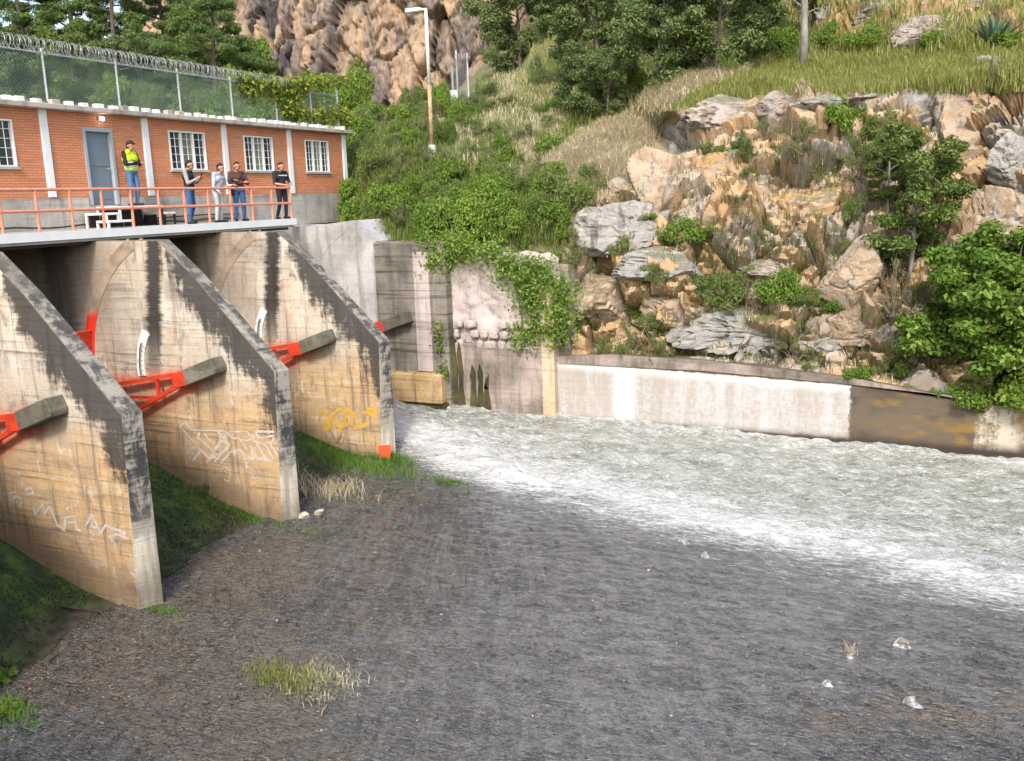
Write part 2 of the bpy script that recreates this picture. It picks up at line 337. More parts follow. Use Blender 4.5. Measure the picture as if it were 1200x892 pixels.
def water_mat():
    k = Mat('water', .12, .5); P = k.pos(); k.b.inputs['IOR'].default_value = 1.33
    foam = k.attr('foam'); rapid = k.attr('rapid'); brown = k.attr('brown')
    rot = (0, 0, math.radians(8))
    wv = k.nd('ShaderNodeMix', {4: P, 5: k.nd('ShaderNodeTexNoise', {'Vector': P, 'Scale': .8, 'Detail': 3.}).outputs['Color'], 0: .12}, data_type='VECTOR').outputs[1]
    s1 = k.noise(k.mapv(wv, (1.3, 3.0, 1.5), rot), 1., 8, .68, .6)
    s2 = k.noise(k.mapv(wv, (3.0, 7.0, 3), rot), 1., 7, .72, .8)
    s3 = k.noise(k.mapv(P, (3.0, 8.5, 3), (0, 0, math.radians(-24))), 1., 6, .68, .8)
    s4 = k.noise(k.mapv(P, (.45, .8, 1), rot), 1., 6, .6)
    s5 = k.noise(k.mapv(wv, (9, 17, 8), rot), 1., 6, .75, .5)
    s6 = k.noise(k.mapv(P, (7, 13, 3), (0, 0, math.radians(35))), 1., 5, .7, .5)
    def ridged(n): return k.ma('SUBTRACT', 1., k.ma('MULTIPLY', k.ma('ABSOLUTE', k.ma('SUBTRACT', n, .5)), 5.))
    w1 = ridged(k.noise(k.mapv(wv, (2.6, 6.5, 3), (0, 0, math.radians(-14))), 1., 3, .55, 1.2))
    w2 = ridged(k.noise(k.mapv(P, (5.5, 12, 3), (0, 0, math.radians(22))), 1., 3, .6, 1.0))
    w3 = ridged(k.noise(k.mapv(wv, (.5, 2.6, 1), (0, 0, math.radians(14))), 1., 5, .6, 1.2))
    wet = k.attr('wet'); film = k.ramp(k.ma('ADD', k.ma('MULTIPLY', s4, .8), k.ma('MULTIPLY', wet, .28)), [(.28, (.010, .0095, .009)), (.46, (.020, .019, .018)), (.70, (.042, .041, .039))])
    film = k.mix(k.ma('MULTIPLY', k.ss(w1, .35, 1.0), k.ma('ADD', .05, k.ma('MULTIPLY', wet, .10))), film, (.24, .234, .22))
    film = k.mix(k.ma('MULTIPLY', k.ss(w2, .45, 1.0), k.ma('ADD', .08, k.ma('MULTIPLY', wet, .10))), film, (.33, .322, .305))
    w4 = ridged(k.noise(k.nd('ShaderNodeCombineXYZ', {0: k.attr('fa'), 1: k.ma('MULTIPLY', k.attr('fr'), .35), 2: 0.}).outputs[0], 1., 5, .6, .5))
    film = k.mix(k.ma('MULTIPLY', k.ss(w4, .7, 1.0), .12), film, (.34, .333, .32))
    film = k.mix(k.ma('MULTIPLY', k.ss(w2, .80, 1.0), .12), film, (.46, .45, .435))
    film = k.mix(k.ma('MULTIPLY', k.ss(s5, .48, .36), .4), film, (.022, .022, .021))
    film = k.mix(k.ma('MULTIPLY', k.ss(w3, .86, 1.0), k.ma('MULTIPLY', k.ss(s4, .42, .6), .20)), film, (.33, .335, .335))
    bn = k.ss(k.ma('ADD', brown, k.ma('MULTIPLY', k.ma('SUBTRACT', k.noise(scale=1.1, detail=8, rough=.75, dist=.4), .5), 1.7)), .36, .66)
    bc = k.ramp(k.noise(scale=3.4, detail=7, rough=.78), [(.33, (.014, .011, .008)), (.46, (.036, .025, .016)), (.58, (.082, .053, .031)), (.70, (.17, .115, .07)), (.80, (.27, .20, .13))])
    film = k.mix(k.ma('MULTIPLY', bn, .8), film, k.mix(k.ma('MULTIPLY', k.ss(w2, .3, 1.), .3), bc, (.28, .26, .23)))
    rap = k.ramp(s1, [(.30, (.10, .112, .08)), (.48, (.20, .213, .172)), (.64, (.38, .388, .35))])
    rap = k.mix(k.ma('MULTIPLY', k.ss(s2, .48, .64), .6), rap, (.50, .505, .48))
    rap = k.mix(k.ma('MULTIPLY', k.ss(s5, .52, .66), .7), rap, (.62, .62, .60))
    c = k.mix(rapid, film, rap)
    f1 = k.noise(k.mapv(wv, (2.6, 15, 5), rot), 1., 7, .76, .5)
    fn = k.ma('ADD', k.ma('MULTIPLY', f1, .55), k.ma('ADD', k.ma('MULTIPLY', s5, .30), k.ma('MULTIPLY', s1, .15)))
    fm = k.ss(k.ma('ADD', fn, k.ma('MULTIPLY', k.ma('SUBTRACT', foam, .5), .42)), .42, .64)
    fcol = k.ramp(k.ma('ADD', k.ma('MULTIPLY', s5, .6), k.ma('MULTIPLY', s1, .4)), [(.36, (.34, .345, .33)), (.50, (.55, .55, .54)), (.63, (.70, .70, .69))])
    c = k.mix(k.ma('MULTIPLY', fm, k.ss(foam, 0.02, .12)), c, fcol)
    k.col(c)
    k.b.inputs['Coat Weight'].default_value = 1.0; k.b.inputs['Coat Roughness'].default_value = .04
    k.rough(k.ma('ADD', .07, k.ma('MULTIPLY', k.ma('ADD', fm, k.ma('MULTIPLY', bn, .35)), .35)))
    bh = k.ma('ADD', k.ma('MULTIPLY', w1, .5), k.ma('ADD', k.ma('MULTIPLY', w2, .28), k.ma('ADD', k.ma('MULTIPLY', w4, .25), k.ma('ADD', k.ma('MULTIPLY', s5, k.ma('ADD', .16, k.ma('MULTIPLY', fm, .5))), k.ma('MULTIPLY', s2, .35)))))
    k.bump(bh, 1.0, .06); bn_ = [n for n in k.t.nodes if n.type == 'BUMP'][0]; k.t.links.new(bn_.outputs[0], k.b.inputs['Coat Normal'])
    return k.m
def floor_mat():
    k = Mat('spillway_floor', .8, .25); P = k.pos(); x, y, z = k.sep(P)[:3]
    n = k.noise(scale=1.3, detail=6, rough=.7, dist=.3); f = k.noise(scale=7, detail=5, rough=.7)
    dark = k.mix(k.ss(k.noise(scale=4, detail=7, rough=.75), .35, .65), (.022, .02, .017), (.10, .072, .048))
    green = k.ramp(k.noise(k.mapv(P, (.8, 1.6, 1)), 1.6, 6, .7), [(.35, (.016, .026, .012)), (.50, (.034, .056, .020)), (.64, (.075, .12, .026)), (.78, (.13, .20, .035))])
    m = k.ss(k.ma('ADD', x, k.ma('MULTIPLY', k.ma('SUBTRACT', n, .5), 4.)), 4.9, 3.0)
    c = k.mix(m, dark, green); k.col(c); k.bump(f, .6, .03); return k.m

M = {}
M['pier'] = concrete_pier(); M['lower'] = lower_wall(); M['brick'] = brick_mat()
M['grey_conc'] = concrete('grey_concrete', [(.3, (.26, .25, .245)), (.5, (.40, .39, .385)), (.7, (.50, .48, .47))], .45, .1)
M['base_conc'] = concrete('building_base_concrete', [(.3, (.27, .25, .225)), (.5, (.42, .39, .35)), (.7, (.52, .48, .43))], .3, .3)
M['board'] = concrete('board_marked_concrete', [(.3, (.085, .08, .07)), (.5, (.19, .17, .145)), (.7, (.30, .265, .225))], .55, .65, (.03, .028, .025))
M['board_pale'] = concrete('pale_board_concrete', [(.3, (.30, .25, .23)), (.5, (.42, .36, .34)), (.7, (.50, .43, .41))], .35, .6, (.12, .1, .09))
M['footing'] = concrete('orange_stained_concrete', [(.3, (.20, .17, .13)), (.48, (.38, .25, .115)), (.62, (.45, .35, .22)), (.75, (.46, .41, .33))], .75, .3, (.045, .038, .028))
M['plaster'] = concrete('pink_plaster', [(.25, (.24, .21, .19)), (.45, (.42, .36, .345)), (.7, (.52, .44, .425))], .3, .05, (.12, .10, .085), .9)
M['stained'] = concrete('stained_concrete', [(.3, (.08, .07, .05)), (.45, (.22, .185, .16)), (.6, (.36, .29, .26)), (.75, (.44, .36, .31))], .5, .3, (.05, .045, .035))
M['cream'] = concrete('cream_concrete', [(.3, (.38, .24, .14)), (.5, (.47, .37, .25)), (.7, (.52, .45, .34))], .4, .35, (.2, .14, .09))
M['old_conc'] = concrete('rough_old_concrete', [(.3, (.05, .048, .038)), (.5, (.13, .12, .092)), (.7, (.24, .22, .18))], .3, .1, (.03, .03, .022), 1.0)
M['stone'] = concrete('pale_stone', [(.3, (.27, .23, .205)), (.5, (.38, .325, .295)), (.7, (.46, .40, .365))], .3, .0, (.2, .17, .14), .8)
M['moss'] = concrete('mossy_wet_concrete', [(.3, (.018, .017, .012)), (.5, (.05, .045, .025)), (.7, (.12, .10, .04))], .4, .0, (.01, .01, .008), .8)
M['floor'] = floor_mat(); M['water'] = water_mat()
M['white'] = paint('white_paint', (.78, .77, .75), .6, .06, 2., (.5, .47, .42))
M['roofedge'] = concrete('roof_slab_concrete', [(.3, (.28, .24, .20)), (.5, (.42, .37, .32)), (.7, (.50, .45, .40))], .5, .0, (.14, .11, .09))
M['rail'] = paint('salmon_rail_paint', (.70, .26, .165), .5, .1, 4., (.58, .28, .19))
M['gate'] = paint('red_gate_paint', (.66, .055, .022), .6, .16, 3., (.30, .04, .02))
M['gate_edge'] = paint('orange_red_spray', (.72, .10, .03), .7, .15, 5.)
M['door'] = paint('blue_grey_door', (.16, .205, .25), .45, .06, 1.)
M['frame'] = paint('grey_door_frame', (.33, .37, .41), .5, .05, 2.)
M['alu'] = paint('white_window_frame', (.74, .75, .76), .45, .04, 3.)
M['glass'] = paint('dark_window_glass', (.035, .05, .06), .08, .2, 1., None, 0., .6)
M['curtain'] = paint('pale_green_curtain', (.22, .25, .19), .25, .12, 2.5)
M['galv'] = paint('galvanised_steel', (.50, .52, .53), .45, .08, 3., None, .3)
M['wire'] = paint('chain_link_wire', (.23, .33, .29), .5, .1, 2., None, .2)
M['razor'] = paint('razor_wire', (.36, .37, .36), .45, .12, 2., None, .4)
M['lamp_w'] = paint('lamp_post_paint', (.66, .66, .64), .5, .05, 3., (.40, .22, .11))
M['rust'] = paint('rusty_post', (.42, .27, .14), .8, .2, 4., (.55, .5, .42))
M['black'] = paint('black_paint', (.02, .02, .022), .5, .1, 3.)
M['dark_in'] = paint('dark_interior', (.012, .012, .014), .9, .1, 3.)
M['cable'] = paint('black_cable', (.02, .02, .02), .6, .1, 3.)
k = Mat('lit_lamp'); k.b.inputs['Emission Color'].default_value = (1, .93, .8, 1); k.b.inputs['Emission Strength'].default_value = 9; k.col((.9, .9, .85)); M['lit'] = k.m
M['graf_w'] = paint('white_graffiti', (.56, .51, .46), .85, .15, 5., (.40, .32, .23))
M['graf_y'] = paint('yellow_graffiti', (.60, .36, .045), .85, .15, 6., (.45, .32, .17))
M['graf_k'] = paint('grey_graffiti', (.16, .12, .11), .8, .15, 4.)
M['graf_r'] = paint('red_graffiti', (.76, .10, .035), .7, .08, 4.)
M['cliff'] = rock_mat('cliff_rock'); M['far_cliff'] = rock_mat('far_cliff_rock', 'far')
M['leaf_bright'] = leaf_mat('bright_leaves', (.075, .14, .02), (.14, .235, .035), (.26, .35, .06))
M['leaf_mid'] = leaf_mat('mid_leaves', (.075, .12, .028), (.145, .205, .048), (.25, .30, .085))
M['leaf_dark'] = leaf_mat('dark_leaves', (.07, .11, .038), (.135, .19, .064), (.225, .28, .105))
M['leaf_olive'] = leaf_mat('olive_leaves', (.085, .115, .038), (.15, .18, .06), (.25, .26, .10))
M['leaf_pine'] = leaf_mat('pine_needles', (.06, .10, .028), (.11, .175, .045), (.19, .27, .08))
M['leaf_vine'] = leaf_mat('vine_leaves', (.09, .13, .02), (.20, .25, .03), (.36, .36, .06))
M['agave'] = leaf_mat('agave_leaves', (.05, .10, .07), (.08, .15, .10), (.12, .2, .13), .1)
M['grass'] = leaf_mat('green_grass', (.13, .165, .035), (.25, .27, .07), (.38, .35, .13))
M['meadow'] = leaf_mat('meadow_grass', (.085, .135, .025), (.15, .21, .045), (.27, .29, .09))
M['fresh2'] = leaf_mat('crack_grass', (.06, .10, .02), (.11, .165, .035), (.20, .23, .07))
M['moss_blade'] = leaf_mat('moss', (.025, .045, .012), (.05, .085, .02), (.11, .16, .03), .2)
M['dry'] = leaf_mat('dry_grass', (.40, .34, .20), (.58, .49, .33), (.72, .64, .48), .3)
M['fresh'] = leaf_mat('fresh_grass', (.05, .12, .012), (.10, .22, .02), (.20, .32, .04))
M['twig'] = bark('dry_twigs', (.10, .075, .055), (.24, .19, .15))
M['bark'] = bark('bark', (.05, .042, .035), (.15, .12, .10)); M['bark_grey'] = bark('grey_bark', (.14, .13, .12), (.33, .31, .29))
M['driftwood'] = bark('driftwood', (.035, .028, .022), (.12, .09, .065))
M['limestone'] = paint('pale_boulder', (.50, .45, .34), .9, .15, 5., (.3, .26, .18))

# ------------------------------------------------------------------ spillway floor and water
U1, BAY, PW = 12.4257, 4.4269, .42
PIER_U = [U1+BAY*i for i in range(-1, 3)]
def floor_z(v, u):
    og = np.interp(v, [-6, -3, -.5, 1.08, 2.05, 2.77, 3.54, 4.32, 5.2], [-5.1, -5.05, -5.25, -5.85, -6.2, -6.45, -6.7, -6.85, -6.95])
    return og-.027*np.maximum(v-5.2, 0)+.067*(u-16.85)
def grid(v0, v1, u0, u1, step, vs=None, us=None):
    vs = np.arange(v0, v1+1e-6, step) if vs is None else vs; us = np.arange(u0, u1+1e-6, step) if us is None else us
    VV, UU = np.meshgrid(vs, us); a, b = VV.shape
    idx = np.arange(a*b).reshape(a, b)
    F = np.stack([idx[:-1, :-1], idx[:-1, 1:], idx[1:, 1:], idx[1:, :-1]], -1).reshape(-1, 4)
    return VV.ravel(), UU.ravel(), F
v, u, F = grid(-6, 60, 1.2, 25.8, .3)
z = floor_z(v, u)-.03+(fbm(np.stack([v, u, v*0], 1)*1.2, 3, 5)-.5)*.05
struct(link('spillway_floor', np_mesh('spillway_floor', np.stack([v, u, z], 1), F, M['floor'], True)))
FLOOR_BVH = None
def water_masks(v, u):
    P = np.stack([v, u, v*0], 1)
    uc = np.interp(v, [2, 4.9, 9.3, 14, 17.7, 20.7, 30, 60], [22.6, 22.2, 20.4, 19.35, 18.9, 18.55, 17.8, 16.5])
    warp = (fbm(P*np.array([.35, .8, 1]), 3, 11)-.5)*1.1
    d = u-uc+warp
    rapid = sm(d, -.55, .5)
    near = sm(v, 4.5, 9)
    foam = np.interp(d, [-7, -4, -2.2, -1.0, -.3, .3, 1.1, 2.4, 4.0, 7], [.04, .09, .19, .36, .62, .80, .68, .44, .33, .31])
    foam = foam*np.interp(v, [5, 9, 22], [1.08, 1.02, .86])
    foam = foam*sm(v+d*1.2, 1.0, 6.0)+(.45*sm(d, -.5, .8))*(1-sm(v+d*1.2, 1.0, 6.0))
    foam = np.maximum(foam, .62*sm(u, 25.1, 25.5)*sm(d, 0, 1))
    foam *= sm(v, 4.0, 5.0)+(u > 21.4)*(1-sm(v, 4.0, 5.0))
    def blob(cx, cy, rx, ry): return np.exp(-(((v-cx)/rx)**2+((u-cy)/ry)**2))
    brown = .85*blob(5.9, 14.3, 1.7, 2.2)+.85*blob(7.8, 10.8, 2.6, 2.0)+.6*blob(10.2, 9.4, 2.0, .9)+.5*blob(9.2, 11.3, .9, .7)+.5*blob(6.9, 18.6, 1.2, 1.2)+.75*blob(19.3, 14.1, 1.3, .8)+.6*blob(20.6, 15.0, .7, .7)+.5*blob(17.6, 13.2, .9, .5)+.3*blob(15.5, 16.8, 2.2, .5)+.5*blob(5.0, 10, 1.6, 1.5)
    wet = .8*blob(13.5, 12.5, 4.0, 3.2)+.35*blob(16, 17, 4, 1.5)+.25*sm(d, -3, -.8)
    return d, rapid, foam, np.clip(brown, 0, 1), wet
def water_z(v, u, d, rapid):
    P = np.stack([v, u, v*0], 1)
    base = floor_z(v, u)+.02
    body = .13*sm(d, -.4, 1.2)
    ridge = .10*np.exp(-((d-.5)/.7)**2)*sm(v, 3.5, 6)
    n1 = fbm(P*np.array([.9, 1.7, 1]), 4, 21)-.5
    n2 = 1-np.abs(fbm(P*np.array([1.6, 3.0, 1])+7, 4, 31)-.5)*4
    n3 = fbm(P*np.array([4.5, 8.0, 1])+3, 3, 35)-.5
    w = rapid*(n1*.26+n2*.04+n3*.10)+(1-rapid)*((fbm(P*np.array([1.6, 3.4, 1]), 3, 41)-.5)*.045)
    side = .10*sm(u, 25.0, 25.6)*rapid
    return base+body+ridge+w+side
def water_patch(v0, v1, u0, u1, step):
    v, u, F = grid(v0, v1, u0, u1, step, np.concatenate([np.arange(v0, 24, step), np.arange(24, v1+.01, .4)]), np.concatenate([np.arange(u0, 7, .3), np.arange(7, u1+1e-6, step)]))
    d, rapid, foam, brown, wet = water_masks(v, u); z = water_z(v, u, d, rapid)
    # keep the film only downstream of the piers, except in the running bay
    edge = 4.55+.8*(fbm(np.stack([v, u, v*0], 1)*.7, 3, 51)-.5)
    z = z-.25*((v < edge) & (u < 21.2))
    return v, u, z, F, dict(rapid=rapid, foam=foam, brown=brown, wet=wet, fa=np.arctan2(v-4.0, 28.5-u)*26, fr=np.hypot(v-4.0, 28.5-u))
v, u, z, F, at = water_patch(-.5, 60, 1.25, 25.72, .055)
struct(link('water', np_mesh('water', np.stack([v, u, z], 1), F, M['water'], True, at)))
def surf_z(x, y):
    v_ = np.array([float(x)]); u_ = np.array([float(y)]); d, r, *_ = water_masks(v_, u_); return float(max(water_z(v_, u_, d, r)[0], floor_z(v_, u_)[0]))
def on_floor(x, y):
    d = ray(x, y); lo = None; t = 1.
    for _ in range(40):
        P = CAM+d*t; zf = float(floor_z(np.array([P[0]]), np.array([P[1]]))[0]); t = t+(zf-P[2])/d[2]*.8
    P = CAM+d*t; P[2] = surf_z(P[0], P[1]); return P

# near bank behind the camera and the near training wall
bm = bmesh.new(); box(bm, 5.3, 60, .2, 1.2, -9, -1.35, .03)
tag(part('training_wall', bm, M['board'], None, (5.3, .2, -9)), 'grey concrete training wall on the near side of the channel', 'wall')
bm = bmesh.new(); box(bm, -40, 90, -60, .19, -9.5, -1.4)
struct(part('ground', bm, M['floor']))

# ------------------------------------------------------------------ piers
def pier_profile(zb):
    return [(-6.2, -.27), (1.98, -.27), (2.95, -1.06), (VK, ZK)]
GATE_R0, GATE_R1 = 3.34, 3.66
def ang_pt(r, a): return (TR[0]-r*math.cos(a), TR[1]+r*math.sin(a))     # a measured up from upstream horizontal
def make_pier(i, label):
    uf = PIER_U[i]; un = uf-PW; root = empty('pier', (VK-2, uf-PW/2, -7.3)); tag(root, label, 'pier', None)
    bm = bmesh.new(); zb = float(floor_z(np.array([5.2]), np.array([uf]))[0])-.35
    top = pier_profile(zb)
    def ring(y, vn):                                             # outline of one side face, nose edge at vn(z)
        pts = [(-6.2, -7.6)]+[(a, b) for a, b in top[:-1]]+[(vn[0], ZK), (vn[1], -4.8), (vn[2], zb)]
        return [bm.verts.new((a, y, b)) for a, b in pts]
    near = ring(un, (VK-.10, VK-.16, VK-.28)); far = ring(uf, (VK, VK, VK-.02))
    n = len(near)
    bm.faces.new(near); bm.faces.new(far[::-1])
    for a in range(n): bm.faces.new((near[a], far[a], far[(a+1) % n], near[(a+1) % n]))
    bmesh.ops.recalc_face_normals(bm, faces=bm.faces)
    es = [e for e in bm.edges if abs(e.calc_face_angle(0)) > .3]
    bmesh.ops.bevel(bm, geom=es, offset=.025, segments=2, affect='EDGES', profile=.5)
    part('wall', bm, M['pier'], root)
    # curved seal guide cast into the near face
    for side, y0, y1 in ((0, un-.014, un+.02), (1, uf-.02, uf+.014)):
        bm = bmesh.new(); prev = None; A0, A1, NN = math.radians(-28), math.radians(62), 30
        for q in range(NN+1):
            a = A0+(A1-A0)*q/NN; pin = ang_pt(GATE_R0, a); pout = ang_pt(GATE_R1, a)
            cur = [bm.verts.new((pin[0], y0, pin[1])), bm.verts.new((pout[0], y0, pout[1])), bm.verts.new((pout[0], y1, pout[1])), bm.verts.new((pin[0], y1, pin[1]))]
            if prev:
                for e in range(4): bm.faces.new((prev[e], prev[(e+1) % 4], cur[(e+1) % 4], cur[e]))
            prev = cur
        bmesh.ops.recalc_face_normals(bm, faces=bm.faces)
        part('seal_guide', bm, M['guide'], root)
    # trunnion blocks
    for y0, y1 in ((un-.42, un+.05), (uf-.05, uf+.42)):
        if i == 0 and y0 < un: continue
        bm = bmesh.new(); ax = Vector((1, 0, .36)).normalized(); per = Vector((-.36, 0, 1)).normalized()
        c = Vector((2.78, 0, -3.50)); L = .98; H = .19
        prof = [c-per*H, c+ax*L-per*H, c+ax*(L+.05)-per*H*.5, c+ax*(L+.02)+per*H, c+ax*.04+per*H]
        a = [bm.verts.new((p.x, y0, p.z)) for p in prof]; b = [bm.verts.new((p.x, y1, p.z)) for p in prof]
        bm.faces.new(a); bm.faces.new(b[::-1])
        for q in range(5): bm.faces.new((a[q], b[q], b[(q+1) % 5], a[(q+1) % 5]))
        bmesh.ops.recalc_face_normals(bm, faces=bm.faces); bmesh.ops.bevel(bm, geom=list(bm.edges), offset=.02, segments=1, affect='EDGES')
        part('trunnion_block', bm, M['old_conc'], root)
    return root
k = Mat('seal_guide', .8, .2); zz = k.sep(k.pos())[2]; nn = k.noise(scale=3, detail=5)
g0 = k.ramp(nn, [(.3, (.17, .135, .105)), (.7, (.36, .28, .205))])
k.col(k.mix(k.ss(k.ma('ADD', zz, k.ma('MULTIPLY', k.ma('SUBTRACT', nn, .5), .5)), -1.95, -2.15), g0, (.62, .035, .015))); M['guide'] = k.m
# gauge plates (curved white scale) on two pier faces
def make_gauge(un, parent):
    bm = bmesh.new(); r0, r1 = 1.62, 1.86; prev = None; A0, A1 = math.radians(-5), math.radians(33)
    def rp(r, a): return (TR[0]-r*math.cos(a), TR[1]+r*math.sin(a))
    y0, y1 = un-.05, un+.01
    for q in range(15):
        a = A0+(A1-A0)*q/14; p0 = rp(r0, a); p1 = rp(r1, a)
        cur = [bm.verts.new((p0[0], y0, p0[1])), bm.verts.new((p1[0], y0, p1[1])), bm.verts.new((p1[0], y1, p1[1])), bm.verts.new((p0[0], y1, p0[1]))]
        if prev:
            for e in range(4): bm.faces.new((prev[e], prev[(e+1) % 4], cur[(e+1) % 4], cur[e]))
        else: bm.faces.new(cur)
        prev = cur
    bm.faces.new(prev[::-1]); bmesh.ops.recalc_face_normals(bm, faces=bm.faces)
    g = part('gauge_plate', bm, M['white'], parent)
    bm = bmesh.new()
    for q in range(34):
        a = A0+(A1-A0)*(.02+.72*q/33); L = .10 if q % 5 == 0 else .05
        p0 = rp(1.76, a); p1 = rp(1.76-L, a); w = .008
        dx, dz = -(p1[1]-p0[1]), p1[0]-p0[0]; l = math.hypot(dx, dz); dx, dz = dx/l*w, dz/l*w
        bm.faces.new([bm.verts.new((p[0]+s*dx, y0-.004, p[1]+s*dz)) for p, s in ((p0, 1), (p1, 1), (p1, -1), (p0, -1))])
    for q in range(20):
        a = A0+(A1-A0)*(.02+.70*q/20); b = A0+(A1-A0)*(.02+.70*(q+1)/20)
        ps = [rp(1.765, a), rp(1.765, b), rp(1.79, b), rp(1.79, a)]; bm.faces.new([bm.verts.new((p[0], y0-.004, p[1])) for p in ps])
    o = part('scale_marks', bm, M['black'], None, parent.location); o.parent = g; o.location = (0, 0, 0)

pier_labels = ['concrete pier beside the near training wall, its slope shading the next pier',
               'stained concrete pier with white scribbled graffiti and a deep shadow across its foot',
               'stained concrete pier with large white outlined graffiti and white curved gauge above',
               'stained concrete pier with yellow graffiti and an orange red square at its foot']
piers = [make_pier(i, pier_labels[i]) for i in range(4)]
make_gauge(PIER_U[2]-PW, piers[2]); make_gauge(PIER_U[3]-PW, piers[3])
# graffiti: painted strokes lying on the near faces
def strokes(i, name, lines, w, m, close=False):
    """lines are lists of photo pixels, put on the near face of pier i and drawn as flat paint strips"""
    un = PIER_U[i]-PW-.006; bm = bmesh.new(); par = piers[i]
    for ln in lines:
        P = [on_u(x, y, un) for x, y in ln]
        for a, b in zip(P, P[1:]):
            d = np.array([b[0]-a[0], b[2]-a[2]]); L = np.linalg.norm(d)
            if L < 1e-4: continue
            d /= L; nrm = np.array([-d[1], d[0]])*w*(.75+.5*random.random()); e = d*w*.4
            q = [(a[0]-e[0]+nrm[0], a[2]-e[1]+nrm[1]), (b[0]+e[0]+nrm[0], b[2]+e[1]+nrm[1]), (b[0]+e[0]-nrm[0], b[2]+e[1]-nrm[1]), (a[0]-e[0]-nrm[0], a[2]-e[1]-nrm[1])]
            yo = un-random.random()*.003
            bm.faces.new([bm.verts.new((x_, yo, z_)) for x_, z_ in q])
    bmesh.ops.recalc_face_normals(bm, faces=bm.faces)
    o = part(name, bm, m, par); o['kind'] = 'stuff'; return o
def zp(lines, ox, oy, s): return [[(ox+x/s, oy+y/s) for x, y in l] for l in lines]
g2 = zp([[(70, 125), (105, 92), (150, 150), (190, 155), (400, 160)], [(70, 125), (180, 250), (215, 250)], [(110, 330), (160, 285), (215, 290), (290, 365)], [(170, 380), (220, 310)], [(215, 170), (205, 210), (330, 320), (265, 395)], [(350, 165), (440, 260), (330, 390)],
         [(410, 165), (460, 215), (510, 215), (545, 260), (570, 300)], [(440, 165), (570, 165), (610, 215), (570, 235), (520, 220)], [(430, 170), (460, 210)], [(630, 165), (770, 165)], [(630, 165), (660, 215), (770, 195)], [(610, 230), (690, 260), (760, 240), (770, 210)],
         [(645, 260), (720, 380), (690, 360), (560, 360), (520, 300), (450, 315), (375, 400)], [(700, 255), (770, 370)], [(740, 250), (800, 345)], [(600, 270), (640, 350)], [(280, 380), (430, 290), (440, 250)], [(300, 350), (390, 230)], [(325, 300), (370, 235)], [(250, 180), (300, 240)], [(540, 365), (760, 385)]], 200, 480, 6.373)
strokes(2, 'white_graffiti', g2, .024, M['graf_w'])
g2b = zp([[(370, 470), (390, 430), (430, 440), (450, 490), (430, 540), (400, 520)], [(400, 460), (420, 470)], [(520, 420), (530, 480)], [(590, 520), (620, 500), (640, 530), (610, 560), (590, 530)], [(560, 430), (600, 440), (620, 470)], [(650, 440), (670, 480)]], 200, 480, 6.373)
strokes(2, 'faint_graffiti', g2b, .010, M['graf_w'])
g1 = zp([[(40, 470), (60, 450), (80, 460)], [(30, 440), (60, 435)], [(95, 425), (115, 420), (125, 440), (100, 445), (95, 425)], [(125, 490), (130, 520), (160, 480), (165, 520), (185, 490), (215, 560), (240, 575)], [(240, 580), (245, 530), (280, 525), (285, 575), (300, 580)], [(255, 550), (280, 548)],
         [(320, 560), (345, 520), (375, 590), (395, 560), (470, 590), (410, 600), (420, 620)], [(340, 560), (360, 570)], [(430, 590), (480, 610)], [(250, 500), (258, 490)], [(282, 490), (286, 482)], [(75, 490), (80, 470)]], 0, 440, 3.186)
strokes(1, 'white_graffiti', g1, .027, M['graf_w'])
g3 = zp([[(400, 690), (480, 620), (520, 640), (500, 720)], [(420, 720), (450, 670)], [(470, 710), (520, 700)], [(430, 660), (440, 720)], [(510, 620), (560, 650), (540, 700)], [(600, 640), (670, 640)], [(630, 620), (670, 620)], [(560, 720), (630, 700)], [(380, 640), (420, 640)], [(640, 650), (670, 655)], [(400, 700), (420, 735)], [(470, 690), (490, 745)]], 290, 340, 4.46)
strokes(3, 'yellow_graffiti', g3, .055, M['graf_y'])
g3k = zp([[(430, 720), (465, 800), (490, 740)], [(490, 765), (470, 800), (500, 805), (505, 770), (485, 760)], [(530, 800), (570, 810), (570, 840)], [(400, 700), (430, 720)]], 290, 340, 4.46)
strokes(3, 'dark_scribble', g3k, .010, M['graf_k'])
strokes(3, 'red_square', zp([[(690, 825), (745, 822)], [(690, 845), (745, 845)], [(690, 862), (742, 864)]], 290, 340, 4.46), .075, M['graf_r'])

